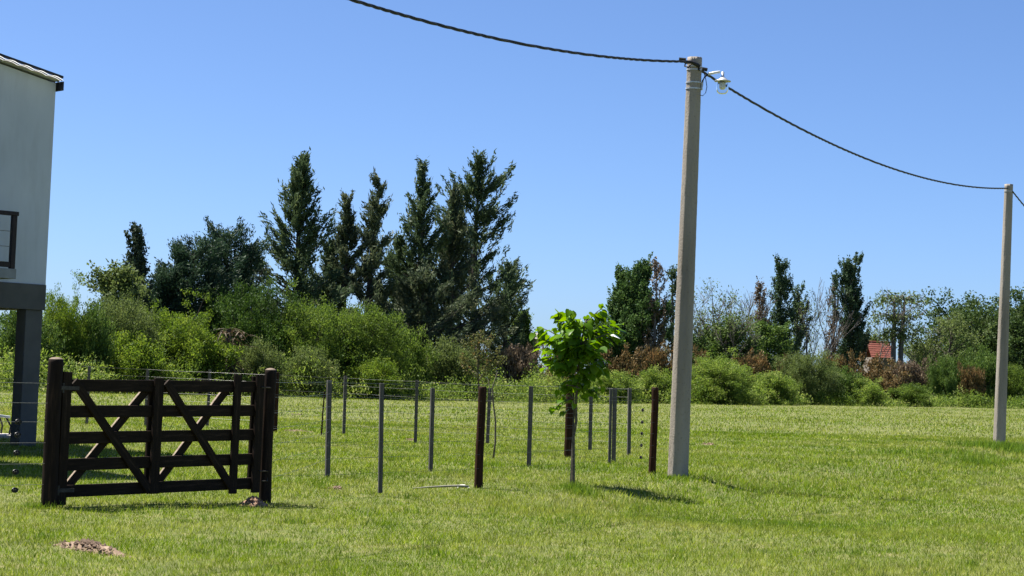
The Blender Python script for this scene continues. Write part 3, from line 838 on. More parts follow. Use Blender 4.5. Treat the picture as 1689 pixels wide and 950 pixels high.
# ------------------------------------------------------------------ the planted sapling and a bare one
def leaf_mesh(name, w, droop, fold, seed):
    rng = np.random.default_rng(seed)
    L = 1.0
    ts = [0, .12, .32, .55, .78, 1.0]
    ws = [.22, .46, .50, .40, .20, 0.0]
    mid = [(t, 0, -droop * t * t) for t in ts]
    lf = [(t - (.14 if i == 0 else .05 if i == 1 else 0), ws[i] * w, -droop * t * t + fold * ws[i] * w + rng.normal(0, .02)) for i, t in enumerate(ts[:-1])]
    rt_ = [(a, -b_, c + rng.normal(0, .02)) for a, b_, c in lf]
    V = mid + lf + rt_; n = len(ts); Fc = []
    for i in range(n - 2):
        Fc.append((i, i + 1, n + i + 1, n + i)); Fc.append((i + 1, i, n + n - 1 + i, n + n - 1 + i + 1))
    Fc.append((n - 2, n - 1, n + n - 2)); Fc.append((n - 1, n - 2, n + n - 1 + n - 2))
    me = bpy.data.meshes.new(name); me.from_pydata(V, [], Fc); me.update()
    me.polygons.foreach_set('use_smooth', np.ones(len(Fc), bool))
    a = me.attributes.new('tint', 'FLOAT', 'FACE'); a.data.foreach_set('value', np.full(len(Fc), .15 + .7 * rng.uniform(), np.float32))
    me.materials.append(M['sapling_leaf'])
    return me
LM = [leaf_mesh('sapling_leaf', random.uniform(.85, 1.05), random.uniform(.15, .45), random.uniform(.05, .35), k) for k in range(10)]
sb = ground(945, 800)
SAP = thing('sapling', 'young tree with large heart shaped bright green leaves in front of the fence', 'tree', sb)
k27 = sb.y / F_PX
tt = MB().tube([(0, 0, -.1), (.0, 0, .1), (-.012, 0, .45), (-.02, 0, .7), (.012, 0, .92), (-.005, 0, 1.15), (.01, 0, 1.6), (.03, 0, 2.0), (.10, 0, 2.4)], [.028, .026, .024, .022, .021, .022, .018, .014, .006], 9)
tt.build('trunk', M['youngbark'], SAP, smooth=True)
MB().tube([(-.035, .02, -.1), (-.03, .02, .6), (-.02, .03, 1.15)], .011, 7).build('stake', M['grey_wood'], SAP)
rng = np.random.default_rng(21)
def crown_leaf(parent, p, d, size, k=None):
    d = Vector(d).normalized()
    up = Vector((rng.normal(0, .35), rng.normal(0, .35), 1)); y = up.cross(d).normalized(); z = d.cross(y)
    o = obj('leaf', LM[int(rng.integers(10)) if k is None else k], parent)
    o.matrix_local = Matrix.Translation(p) @ Matrix((d, y, z)).transposed().to_4x4() @ Matrix.Scale(size, 4)
    return o
# boughs: (height on trunk, end x, end y, end z) read off the photograph, each with its leaves
boughs = [(1.95, -.55, .1, 2.25), (1.9, -.50, -.25, 2.05), (2.05, -.30, .25, 2.42), (2.1, -.12, -.2, 2.46), (2.2, .32, .0, 2.56), (2.0, .40, .2, 2.28), (2.0, .55, -.1, 2.22),
          (1.7, -.42, .2, 1.85), (1.65, -.36, -.3, 1.72), (1.8, .12, -.35, 2.05), (1.8, .05, .4, 2.1), (1.6, .34, -.1, 1.75), (1.5, .32, .15, 1.55), (1.4, .34, -.2, 1.30),
          (1.5, -.15, -.3, 1.55), (1.4, -.20, .1, 1.40), (1.25, -.28, -.05, 1.12), (1.4, .08, .2, 1.45), (1.9, .25, -.3, 1.95), (1.9, -.2, -.35, 2.2)]
LEAVES = []
for (z0, ex, ey, ez) in boughs:
    end = Vector((ex, ey, ez)); st_ = Vector((.0, 0, z0)); md = st_.lerp(end, .5) + Vector((0, 0, .05))
    path = [st_, st_.lerp(md, .6), md.lerp(end, .5), end]
    MB().tube(path, [.011, .009, .007, .004], 6).build('branch', M['youngbark'], SAP)
    nlv = 38 if ez > 1.6 else 20
    for j in range(nlv):
        f = .15 + .88 * (j + rng.uniform(0, 1)) / nlv
        p = st_.lerp(end, min(f, 1.04)) + Vector((rng.normal(0, .06), rng.normal(0, .06), rng.normal(.0, .06)))
        out = Vector((p.x, p.y, 0)).normalized() if Vector((p.x, p.y, 0)).length > .05 else Vector((1, 0, 0))
        d = out * .8 + Vector((rng.normal(0, .55), rng.normal(0, .55), rng.normal(-.45, .35)))
        LEAVES.append((f, p, d, rng.uniform(.075, .165) * (1.05 if ez > 1.6 else .85)))
LEAVES.sort(key=lambda q: -q[0])
for (f, p, d, sz) in LEAVES[:290]:
    crown_leaf(SAP, p, d, sz)
inner = MB(); tin = []
for (f, p, d, sz) in LEAVES[290:]:
    me = LM[int(rng.integers(10))]
    d = Vector(d).normalized(); up = Vector((rng.normal(0, .35), rng.normal(0, .35), 1)); y = up.cross(d).normalized(); z = d.cross(y)
    Mx = Matrix.Translation(p) @ Matrix((d, y, z)).transposed().to_4x4() @ Matrix.Scale(sz, 4)
    inner.add([Mx @ v.co for v in me.vertices], [tuple(q.vertices) for q in me.polygons]); tin += [rng.uniform(.1, .8)] * len(me.polygons)
io = inner.build('inner_leaves', M['sapling_leaf'], SAP, smooth=True); io['kind'] = 'stuff'
a_ = io.data.attributes.new('tint', 'FLOAT', 'FACE'); a_.data.foreach_set('value', np.array(tin, np.float32))
lf = crown_leaf(SAP, Vector((.46, -.28, 2.16)), Vector((.95, -.2, .0)), .13); lf.name = 'pale_leaf'
lf.data = lf.data.copy(); lf.data.materials[0] = M['rag']; lf['label'] = 'pale upturned leaf'

s2 = ground(813, 758)
bs = thing('bare_sapling', 'thin bent bare sapling behind the brown fence post', 'tree', s2)
MB().tube([(0, 0, -.05), (.03, 0, .3), (.02, 0, .7), (-.04, 0, 1.05), (-.06, 0, 1.3), (.02, 0, 1.6)], [.02, .018, .016, .014, .012, .006], 7).build('trunk', M['youngbark'], bs, smooth=True)
MB().tube([(-.04, 0, 1.05), (-.10, .05, 1.2), (-.14, .05, 1.45)], [.01, .008, .004], 6).build('branch', M['youngbark'], bs, smooth=True)
MB().tube([(-.05, -.02, 1.18), (-.07, .02, 1.1), (-.02, .02, 1.06)], .012, 6).build('tie', M['grey_wood'], bs)

# ------------------------------------------------------------------ trees behind the hedge
def casu(px, py, back, wpx, label, seed, mat='casuarina', nl=78, lean=(0, 0), stems=1, spread=0, crown0=.10, pw=.95, gap=.09, ncl=9, nleaf=26, azk=.35):
    b, H, k = tree_at(px, py, back)
    b.x -= lean[0]
    Wm = wpx * k / 2 * 1.62
    tb, lv = grow_tree(seed, H, .20 + H * .008, H * crown0, lambda t: Wm * ((1 - t) ** pw * (.6 + .4 * min(1, t * 5 + .3)) + .035), nl, lambda t: .30 + .55 * t, .16, ncl,
                       (.62, .27, .30), nleaf, .39, .10, droop=.15, outw=.9, lean=lean, stems=stems, spread=spread, gap=gap, azk=azk, smin=.22, upleaf=.35)
    return plant('casuarina_tree', label, 'tree', b, tb, lv, M['bark'], M[mat], group='tall casuarinas')
casu(500, 258, 22, 145, 'tall dense casuarina with a broad cone, leftmost of the tall dark group', 101, nl=105)
casu(573, 322, 24, 95, 'short open casuarina second from the left of the tall group', 102, 'casuarina_b', nl=66, gap=.2)
casu(626, 293, 21, 95, 'brown tinged casuarina with a ragged crown, third of the tall group', 103, 'casuarina_b', nl=70, gap=.28, lean=(.5, 0), pw=.75)
casu(695, 268, 23, 95, 'narrow pointed casuarina fourth of the tall group', 104, nl=78, gap=.15)
casu(790, 257, 24, 172, 'tall wide casuarina with long side branches, rightmost of the tall group', 105, nl=120, gap=.14, pw=.9, azk=.5)
casu(752, 312, 20, 110, 'olive casuarina standing just left of the rightmost tall one', 106, 'casuarina_b', nl=84, gap=.1)
casu(545, 395, 26, 90, 'low dark casuarina between the first two tall ones', 107, nl=55)
casu(660, 390, 26, 95, 'low dark casuarina behind the ragged one', 108, nl=60)
casu(838, 430, 25, 70, 'low dark casuarina at the right foot of the tall group', 109, nl=50, pw=.5)
casu(700, 440, 17, 110, 'low olive casuarina with drooping sprays in front of the tall group', 110, 'casuarina_b', nl=70, pw=.5)

def pine(px, py, back, wpx, label, seed):
    b, H, k = tree_at(px, py, back); Wm = wpx * k / 2
    tb, lv = grow_tree(seed, H, .24, H * .12, lambda t: Wm * (1.25 * math.sqrt(max(0.05, 1 - (t - .35) ** 2 / .55))), 80, lambda t: .1 + .6 * t, .18, 7, (.55, .5, .42), 48, .26, .075, outw=.6, upleaf=.5, azk=.25)
    plant('pine_tree', label, 'tree', b, tb, lv, M['bark'], M['pine'], group='rounded pines')
pine(382, 369, 22, 100, 'rounded dark pine, the taller one left of the casuarinas', 121)
pine(318, 394, 24, 105, 'rounded dark pine, the shorter one left of its taller neighbour', 122)
pine(275, 440, 26, 70, 'small dark pine at the left foot of the two rounded pines', 123)

def column(px, py, back, wpx, label, seed, mat, name='poplar_tree', nl=70, gap=.05, crown0=.06, nleaf=40, top=.35, lean=(0, 0), ll=.2, lw=.12, bark='bark', stems=1, spread=0, ncl=5):
    b, H, k = tree_at(px, py, back); Wm = wpx * k / 2
    tb, lv = grow_tree(seed, H, .2, H * crown0, lambda t: Wm * 1.9 * (min(1, .45 + t * 2) * (1 - t) ** top + .10), nl, lambda t: .85 + .3 * t, .1, ncl, (.42, .30, .38), nleaf, ll, lw, outw=.4, upleaf=.5, gap=gap, azk=.3, smin=.3, lean=lean, stems=stems, spread=spread)
    plant(name, label, 'tree', b, tb, lv, M[bark], M[mat])
column(226, 373, 26, 34, 'slim dark columnar cypress rising alone at the left', 131, 'cypress', 'cypress_tree', nl=60)
column(1058, 430, 22, 70, 'dense leafy green poplar left of the lamp pole', 132, 'poplar', nl=130, nleaf=60)
column(1030, 442, 24, 56, 'shorter dense green poplar at the left flank of the leafy poplar', 133, 'poplar', nl=110, nleaf=55)
column(1086, 428, 20, 34, 'half dead grey poplar just left of the lamp pole', 134, 'dry', nl=50, gap=.25, nleaf=22, bark='deadbark')
column(1112, 440, 22, 30, 'half dead poplar directly behind the lamp pole', 135, 'poplar_dark', nl=45, gap=.2, nleaf=24, bark='deadbark')
column(1288, 427, 22, 40, 'thin dark poplar right of the bare twiggy tree', 136, 'poplar_dark', nl=70, gap=.12, top=.25)
column(1318, 470, 24, 44, 'lower leafy poplar beside the thin dark one', 137, 'poplar_dark', nl=60, gap=.15, nleaf=30)
column(1411, 422, 18, 50, 'dense dark poplar left of the red roof', 138, 'poplar_dark', nl=105, nleaf=46, lean=(-.5, 0))
column(1255, 462, 22, 26, 'withered poplar with brown top left of the thin dark poplar', 139, 'dry', nl=36, gap=.3, nleaf=16, bark='deadbark', crown0=.4)
column(1379, 465, 21, 30, 'brown withered poplar left of the dense dark one', 140, 'dry', nl=44, gap=.2, nleaf=18, bark='deadbark')

def bare(px, py, back, label, seed, depth=5, stems=1, leaves=None, mat='sparse', tr=.13, spread=.5, upness=.6, lean=(0, 0), name='bare_tree', keep=.5, zf=.3, start=.35, rad=.3):
    b, H, k = tree_at(px, py, back)
    tb, tips = bare_tree(seed, H, tr, depth, lean, spread, upness, .013, stems, start)
    lv = tip_leaves(seed, tips, leaves, rad, .17, .11, H * zf, keep) if leaves else None
    plant(name, label, 'tree', b, tb, lv, M['deadbark'], M[mat])
bare(1197, 462, 20, 'wide twiggy tree with grey bare branches right of the lamp pole', 151, depth=4, stems=5, leaves=5, keep=.4, spread=.8, upness=.75)
bare(1238, 472, 23, 'thin bare tree between the twiggy tree and the withered poplar', 152, depth=4, tr=.14)
bare(1354, 455, 20, 'tall bare dead tree with forked grey limbs left of the dark poplar', 153, depth=4, tr=.17, spread=.45, upness=.9)
bare(1336, 480, 22, 'slim dead tree with a few leaves left of the forked dead tree', 154, depth=4, tr=.12, leaves=4, keep=.5)
bare(1436, 470, 19, 'bare twigs of a dead tree leaning right of the dark poplar', 155, depth=4, tr=.09, lean=(.15, 0), spread=.6)
bare(428, 408, 24, 'small bare tree with grey twigs between pine and casuarinas', 156, depth=4, tr=.09)
bare(1520, 520, 20, 'thin bare tree with grey limbs left of the airy tree', 157, depth=4, tr=.09, leaves=2, keep=.4, spread=.6)
# the two-trunk tree by the red roof
b, H, k = tree_at(1484, 478, 17)
tb = Tubes(8)
TW = [((-.35, 0), (-.62, 0)), ((.35, .2), (.55, .3))]
tips = []
rg = np.random.default_rng(161)
for (f0, f1) in TW:
    hh = H * rg.uniform(.84, .92)
    q = np.linspace(0, 1, 7)[:, None]
    P = wobble(np.hstack([f0[0] + (f1[0] - f0[0]) * q, f0[1] + (f1[1] - f0[1]) * q, hh * q]), .05, rg)
    tb.add(P, np.array([.28, .26, .25, .23, .21, .16, .05]))
    for j in range(13):
        a = rg.uniform(0, 6.28); L = rg.uniform(.6, 1.9)
        s = np.linspace(0, 1, 5)[:, None]
        st_ = P[rg.integers(4, 7)]
        e = st_ + np.array([math.cos(a) * L, math.sin(a) * L * .7, 0]) * s + np.array([0, 0, 1.]) * (H - hh) * (2.2 * s - 2.0 * s * s) * rg.uniform(.6, 1)
        tb.add(e, np.linspace(.06, .015, 5)); tips += [e[3], e[4]]
plant('twin_trunk_tree', 'tree with thick bare grey trunks and sparse leaves on top, right of the red roof', 'tree', b, tb, tip_leaves(5, np.array(tips) - np.array([0, 0, .2]), 48, .34, .30, .13), M['deadbark'], M['sparse'])

# broad leafy trees
def broad(px, py, back, wpx, label, seed, mat, nl=80, ncl=8, nleaf=40, crown0=.15, ll=.2, lw=.13, name='leafy_tree', gap=0.0, hang=.0, tr=.22, azk=.25, stems=1, spread=0):
    b, H, k = tree_at(px, py, back); Wm = wpx * k / 2
    tb, lv = grow_tree(seed, H * .96, tr, H * crown0, lambda t: Wm * (math.sqrt(max(0, 1 - (t * 1.05 - .25) ** 2 / .75)) + .05), nl, lambda t: .15 + .75 * t, .08 - hang, ncl, (.55, .5, .42), nleaf, ll, lw, outw=.4, gap=gap, azk=azk, smin=.35, stems=stems, spread=spread)
    return plant(name, label, 'tree', b, tb, lv, M['bark'], M[mat])
def dome_tree(px, py, back, wpx, label, seed, ncl=11, nleaf=46):
    """old low-branching tree whose leaf clumps close into one dome"""
    b, H, k = tree_at(px, py, back); w = wpx * k
    tb, lv = shrub(seed, w, H, w * .8, nstem=130, ncl=ncl, nleaf=nleaf, ll=.28, lw=.19, cs=.62, flat=.55, up=.1)
    tb.add(np.array([[0, 0, -.1], [.05, 0, H * .2], [0, .05, H * .45]]), [.5, .42, .25])
    plant('leafy_tree', label, 'tree', b, tb, lv, M['bark'], M['bigtree'])
dome_tree(1662, 484, 22, 280, 'huge dark rounded leafy tree behind the far pole', 171)
dome_tree(1790, 470, 28, 240, 'dark leafy tree cut by the right edge', 172, 8, 36)
broad(1555, 508, 15, 110, 'airy light green tree left of the huge rounded tree', 173, 'greygreen', nl=70, ncl=5, nleaf=26, gap=.15, crown0=.25, stems=3, spread=1.4)
broad(862, 506, 26, 50, 'small bright green tree right of the casuarina group', 174, 'bright', nl=55, ncl=6, nleaf=34)
broad(186, 426, 20, 95, 'loose grey green tree below the slim cypress', 175, 'greygreen', nl=75, ncl=6, nleaf=30, gap=.15)
broad(1205, 520, 18, 120, 'ivy green low tree at the foot of the twiggy tree', 176, 'midgreen', nl=70, ncl=7, nleaf=36)
broad(1270, 525, 17, 90, 'round green low tree below the thin dark poplar', 177, 'midgreen', nl=60, ncl=7, nleaf=36)
broad(1440, 545, 34, 50, 'pale green tree behind the red roof', 178, 'greygreen', nl=50, ncl=6, nleaf=34)
broad(1530, 560, 26, 80, 'pale green tree right of the two-trunk tree', 179, 'greygreen', nl=50, ncl=6, nleaf=30)
broad(1160, 545, 22, 90, 'low green tree right behind the lamp pole', 180, 'poplar', nl=50, ncl=6, nleaf=34)
broad(985, 520, 24, 70, 'dim green tree partly behind the sapling', 181, 'poplar', nl=50, ncl=6, nleaf=34)

# shrubs in front of the trees
SHARED = {}
def bush(px, py, back, wpx, label, seed, mat, name='shrub', group='shrubs along the hedge', flat=.6, **kw):
    """shrubs of one habit share a few meshes, each turned and sized to its own place"""
    b, H, k = tree_at(px, py, back); w = wpx * k; h = max(.8, H) * .95
    big_ = kw['nstem'] > 60
    w0, h0 = (6.5, 5.2) if big_ else (4.0, 2.8)
    key = (kw['nstem'], flat, kw['ll'], seed % 2)
    if key not in SHARED:
        tb, lv = shrub(seed, w0, h0, w0 * .85, flat=flat, **kw)
        SHARED[key] = (tb.mesh(name + '_wood', M['bark']), mesh_np(name + '_leaves', lv[0], lv[1], M['brush'], lv[2]))
    wood, leaves = SHARED[key]
    t = thing(name, label, 'shrub', b, random.uniform(0, 6.28), group)
    for nm, me, mt in (('stems', wood, M['bark']), ('foliage', leaves, M[mat])):
        o = obj(nm, me, t); o.scale = (w / w0, w / w0, h / h0)
        o.material_slots[0].link = 'OBJECT'; o.material_slots[0].material = mt
    return t
big = dict(nstem=90, ncl=11, nleaf=56, ll=.15, lw=.065, cs=.36)
midk = dict(nstem=48, ncl=9, nleaf=58, ll=.135, lw=.06, cs=.3)
bush(510, 484, 9, 165, 'large bright green dome shaped shrub, upper left one of the pair', 201, 'bright', **big)
bush(592, 500, 7, 160, 'large bright green shrub right of the bright dome', 202, 'bright', **big)
bush(665, 538, 8, 105, 'smaller bright green shrub under the casuarinas', 203, 'bright', **midk)
bush(415, 462, 13, 165, 'dark flat topped thicket overgrown with vine below the pines', 204, 'vine', flat=.35, **big)
bush(105, 470, 10, 100, 'yellow green upright shrub beside the house column', 205, 'yellowgreen', **big)
bush(40, 500, 9, 110, 'green shrub seen under the raised house', 206, 'midgreen', **midk)
bush(205, 476, 11, 150, 'grey green bushy shrub below the slim cypress', 207, 'greygreen', **big)
bush(150, 500, 8, 100, 'dark green shrub right of the yellow green one', 208, 'midgreen', **midk)
bush(290, 498, 9, 165, 'broad olive green shrub above the gate', 209, 'yellowgreen', **big)
bush(330, 540, 5, 130, 'low mid green shrub left of the dead agave', 210, 'yellowgreen', **midk)
bush(225, 545, 5, 140, 'low yellow green shrub above the left half of the gate', 211, 'yellowgreen', **midk)
bush(738, 556, 7, 100, 'pale grey green shrub right of the bright ones', 212, 'greygreen', **midk)
bush(505, 572, 3, 90, 'low pale shrub right of the latch post', 213, 'greygreen', **midk)
bush(430, 560, 4, 80, 'low whitish green shrub above the latch post', 214, 'greygreen', **midk)
bush(1185, 583, 3, 140, 'wide soft green shrub just right of the lamp pole', 215, 'brush', **big)
bush(1330, 578, 4, 110, 'feathery grey green shrub left of the brown brush', 216, 'greygreen', **big)
bush(1270, 612, 2, 90, 'low fine green shrub between the soft and the feathery one', 217, 'brush', **midk)
bush(1085, 605, 3, 80, 'low green shrub left of the lamp pole foot', 218, 'brush', **midk)
bush(1425, 622, 1.5, 85, 'round fine green shrub below the red roof', 219, 'brush', **midk)
bush(1500, 632, 1.5, 70, 'low grassy shrub right of the round one', 220, 'bright', **midk)
bush(1555, 585, 5, 60, 'green upright shrub under the airy tree', 221, 'midgreen', **midk)
bush(1615, 570, 8, 90, 'shaded green shrub under the huge tree', 222, 'midgreen', **midk)
bush(1675, 600, 5, 60, 'bright leafy shrub right of the far pole', 223, 'bright', **midk)
bush(1380, 600, 4, 80, 'mid green shrub left of the round one', 224, 'midgreen', **midk)
bush(1010, 610, 2, 90, 'low yellow green shrub right behind the sapling', 225, 'brush', **midk)
bush(620, 590, 2, 90, 'low yellow green shrub behind the second grey batten', 226, 'yellowgreen', **midk)
for i, (px, py, w, bk, lab) in enumerate(((1030, 572, 75, 10, 'rust brown dry shrub right of the sapling'), (1085, 566, 75, 11, 'rust brown dry shrub left of the lamp pole'), (1150, 574, 60, 10, 'small rust brown shrub right of the lamp pole'),
        (1245, 578, 70, 9, 'brown dry shrub between the two low green trees'), (1300, 588, 60, 9, 'brown dry shrub left of the feathery one'), (1385, 580, 75, 9, 'orange brown dry shrub below the withered poplar'), (1446, 587, 80, 8, 'orange brown dry shrub below the red roof'),
        (1505, 590, 80, 9, 'pale brown dry shrub at the foot of the two-trunk tree'), (1465, 608, 70, 4, 'reddish brown shrub in front of the pale brown one'), (860, 562, 80, 10, 'grey brown dry shrub left of the sapling'), (925, 575, 80, 9, 'brown dry shrub hidden behind the sapling'), (1600, 600, 50, 4, 'reddish brown shrub left of the far pole'))):
    bush(px, py, bk, w, lab, 240 + i, 'rust' if i not in (7, 9) else 'dry', name='dry_shrub', group='brown dry shrubs', nstem=40, ncl=7, nleaf=34, ll=.22, lw=.09, cs=.28)
# reddish young tree by the fence
b, H, k = tree_at(795, 545, -4)
tb, lv = grow_tree(260, H, .05, H * .25, lambda t: 40 * k * (1 - t) ** .6 + .1, 34, lambda t: .6, .1, 4, (.3, .3, .3), 18, .15, .09, gap=.1)
plant('young_tree', 'thin young tree with reddish leaves in front of the hedge', 'tree', b, tb, lv, M['bark'], M['redgreen'])
# dead agave
b, H, k = tree_at(378, 530, 4)
rg = np.random.default_rng(270)
ag = thing('dead_agave', 'withered brown agave with drooping leaves in the hedge', 'plant', b)
am = []
for kk in range(4):
    Vv, Fc = [], []
    for i in range(7):
        f = i / 6; wv = .09 * (1 - f) ** .7 + .01; zc = .9 * f - (1.5 + .3 * kk) * f * f; xc = 1.25 * f
        Vv += [(xc, -wv, zc + .02), (xc, 0, zc), (xc, wv, zc + .02)]
    Fc = [(3 * i + j, 3 * i + j + 1, 3 * i + j + 4, 3 * i + j + 3) for i in range(6) for j in range(2)]
    me = MB().add(Vv, Fc).mesh('agave_leaf', M['agave'])
    a_ = me.attributes.new('tint', 'FLOAT', 'FACE'); a_.data.foreach_set('value', np.full(len(Fc), .2 + .2 * kk, np.float32)); am.append(me)
for i in range(150):
    o = obj('leaf', am[i % 4], ag, (rg.normal(0, .4), rg.normal(0, .3), H * rg.uniform(.25, .85)), (rg.normal(0, .2), rg.normal(-.25, .3), rg.uniform(0, 6.28)))
    sc = rg.uniform(.45, .95); o.scale = (sc, sc, sc)
MB().tube([(0, 0, -.1), (.05, 0, H * .5), (0, 0, H * .9)], [.25, .22, .15], 8).build('trunk', M['bark'], ag)

# undergrowth: one ragged mass of low brush along the foot of the hedge, and thicket filling the depth behind
def brush_mass(seed, n, back0, back1, hmin, hmax, nl, ll, lw, cs, x0=-42, x1=62, grow_left=1.0):
    rng = np.random.default_rng(seed)
    LC, LD, LT = [], [], []
    for i in range(n):
        x = rng.uniform(x0, x1); y = front(x) + rng.uniform(back0, back1)
        left = 1 + (grow_left - 1) * (1 if x < 4 else max(.0, 1 - (x - 4) / 8))
        h = rng.uniform(hmin, hmax) * left * (.75 + .35 * math.sin(x * .9 + seed) * math.sin(x * .37)); r = rng.uniform(.6, 1.3)
        th = rng.uniform(0, 6.28, nl); u = rng.uniform(0, 1, nl) ** .6
        rr = rng.uniform(.55, 1.05, nl)
        P = np.stack([x + r * np.cos(th) * np.sqrt(1 - u * u) * rr, y + r * np.sin(th) * np.sqrt(1 - u * u) * rr, u * h * rr + .05], 1)
        P += rng.normal(0, cs, P.shape); P[:, 2] = np.maximum(P[:, 2], .03)
        P[:, 2] += terrain(P[:, 0], P[:, 1])
        LC.append(P); LD.append(rng.normal(0, .6, P.shape) + np.array([0, 0, .7]))
        LT.append(np.clip(rng.normal(.45, .16) + rng.normal(0, .18, nl), 0, 1))
    C = np.concatenate(LC)
    V, Fq = leaf_quads(C, np.concatenate(LD), ll * rng.uniform(.6, 1.4, len(C)), lw * rng.uniform(.6, 1.4, len(C)), rng)
    return V, Fq, np.concatenate(LT)
V, Fq, T = brush_mass(301, 900, .6, 8, .7, 1.7, 165, .17, .068, .12, grow_left=1.6)
Vb, Fb, Tb = brush_mass(303, 120, -.8, .8, .10, .3, 50, .22, .035, .10)      # rank grass at the hedge foot
Fq = np.concatenate([Fq, Fb + len(V)]); V = np.concatenate([V, Vb]); T = np.concatenate([T, Tb])
o = obj('undergrowth', mesh_np('undergrowth', V, Fq, M['brush'], T)); tag(o, 'yellow green undergrowth along the foot of the hedge', 'undergrowth', kind='stuff')
V, Fq, T = brush_mass(302, 420, 9, 26, 2.0, 3.6, 100, .26, .16, .25)
o = obj('thicket', mesh_np('thicket', V, Fq, M['midgreen'], T)); tag(o, 'dim green thicket filling the space between the tree trunks', 'thicket', kind='stuff')

# ------------------------------------------------------------------ far houses
rb_, Hr, k = tree_at(1438, 564, 24)
RH = thing('far_house', 'distant house with a red tiled roof between the trees', 'house', rb_, .12)
pz = Hr; ez = at(1436, 588, rb_.y).z - rb_.z
RW = 2.1
MB().box((RW / 2, 1.5, ez / 2 - .03), (RW - .3, 2.6, ez - .06)).build('wall', M['housewall'], RH)
slp = math.atan2(pz - ez, 1.5); sl = math.hypot(pz - ez, 1.5) + .15
rfo = obj('roof', None, RH)
nrow = 7
for side in (0, 1):
    for r_ in range(nrow):
        row = MB(); ncol = 17; cw = RW / ncol; f0, f1 = r_ / nrow, (r_ + 1.25) / nrow
        for c_ in range(ncol):
            for j in range(4):
                pass
        xsn = np.linspace(-.05, RW + .05, ncol * 4 + 1)
        Vv = []
        for f, lift in ((f0, .0), (min(f1, 1.02), .05)):
            for xx in xsn:
                y_ = (1.5 - 1.6 * f) if side == 0 else (1.5 + 1.6 * f)
                Vv.append((xx, y_, pz - (pz - ez + .1) * f + lift + .03 * abs(math.sin(math.pi * xx / cw)) + .02))
        nn = len(xsn)
        row.add(Vv, [(i, i + 1, nn + i + 1, nn + i) if side else (i, nn + i, nn + i + 1, i + 1) for i in range(nn - 1)])
        row.build('tile_row', M['rooftile'], rfo)
MB().tube([(-.08, 1.5, pz + .06), (RW + .08, 1.5, pz + .06)], .09, 8).build('ridge', M['rooftile'], rfo)
MB().box((1.2, .19, ez * .55), (.7, .03, .8)).build('window', M['fascia'], RH)
gb, Hg, k = tree_at(872, 548, 30)
GH = thing('shed', 'grey roofed shed glimpsed behind the dry shrubs left of the sapling', 'shed', gb)
MB().box((0, 1, Hg / 2 - .25), (1.6, 1.6, Hg - .5)).build('wall', M['housewall'], GH)
rr_ = MB(); Vv = [(-1, 0, Hg - .5), (1, 0, Hg - .5), (1, 1, Hg), (-1, 1, Hg), (1, 2, Hg - .5), (-1, 2, Hg - .5)]
rr_.add(Vv, [(0, 1, 2, 3), (3, 2, 4, 5), (0, 3, 5), (1, 4, 2), (0, 5, 4, 1)]); rr_.build('roof', M['greyroof'], GH)

# ------------------------------------------------------------------ things lying in the grass
def mound(name, label, px, py, rx, ry, h, mat, seed, rz=0, clods=30, group=None):
    rng = np.random.default_rng(seed); p = ground(px, py)
    t = thing(name, label, 'soil', p, rz, group)
    n, m_ = 26, 9; V = [(0, 0, h * .9)]; Fc = []
    ph = rng.uniform(0, 6.28, 4)
    for i in range(1, m_):
        f = i / (m_ - 1)
        for k in range(n):
            a = 2 * math.pi * k / n; q = 1 + .2 * math.sin(2 * a + ph[0]) + .15 * math.sin(5 * a + ph[1]) + .08 * math.sin(9 * a + ph[2])
            V.append((rx * f * q * math.cos(a), ry * f * q * math.sin(a), h * (1 - f ** 1.6) * (1 + .3 * math.sin(7 * a + 9 * f)) + rng.normal(0, h * .12) * (1 - f) - .012 * f))
    Fc = [(0, 1 + k, 1 + (k + 1) % n) for k in range(n)]
    Fc += [(1 + i * n + k, 1 + (i + 1) * n + k, 1 + (i + 1) * n + (k + 1) % n, 1 + i * n + (k + 1) % n) for i in range(m_ - 2) for k in range(n)]
    MB().add(V, Fc).build('heap', M[mat], t, smooth=True)
    cm = MB()
    for i in range(clods):
        a, f = rng.uniform(0, 6.28), rng.uniform(.1, 1.1); s_ = rng.uniform(.008, .026) * (1.3 - .5 * f)
        c = (rx * f * math.cos(a), ry * f * math.sin(a), max(0, h * (1 - f ** 1.6)) + s_ * .4)
        Vv = [(c[0] + s_ * x * rng.uniform(.7, 1.3), c[1] + s_ * y * rng.uniform(.7, 1.3), c[2] + s_ * z * rng.uniform(.6, 1.1)) for x, y, z in ((1, 0, 0), (-1, 0, 0), (0, 1, 0), (0, -1, 0), (0, 0, 1), (0, 0, -1))]
        cm.add(Vv, [(0, 2, 4), (2, 1, 4), (1, 3, 4), (3, 0, 4), (2, 0, 5), (1, 2, 5), (3, 1, 5), (0, 3, 5)])
    c_ = cm.build('clods', M[mat], t); c_['kind'] = 'stuff'
    return p, max(rx, ry)
BARE = []
BARE.append(mound('soil_heap', 'elongated heap of brown soil in the grass at bottom left', 147, 907, .15, .50, .055, 'soil', 401, .75, 110))
BARE.append(mound('soil_heap', 'small reddish soil heap at the foot of the latch post', 418, 834, .15, .2, .075, 'redsoil', 402, 0, 60))
for i, (px, py, rx, ry, lab) in enumerate(((490, 684, .3, .5, 'small tan soil patch farthest behind the latch post'), (487, 711, .4, .45, 'dark edged tan soil patch right of the far brown post'), (678, 726, .18, .4, 'small pinkish soil patch beside a thin grey batten'),
        (556, 807, .1, .16, 'small soil patch beside the nearest grey batten'), (1170, 733, .2, .5, 'pale bare soil patch right of the lamp pole'))):
    BARE.append(mound('soil_patch', lab, px, py, rx, ry, .02, 'soil', 410 + i, 0, 25, 'bare soil patches'))
p = ground(728, 808)
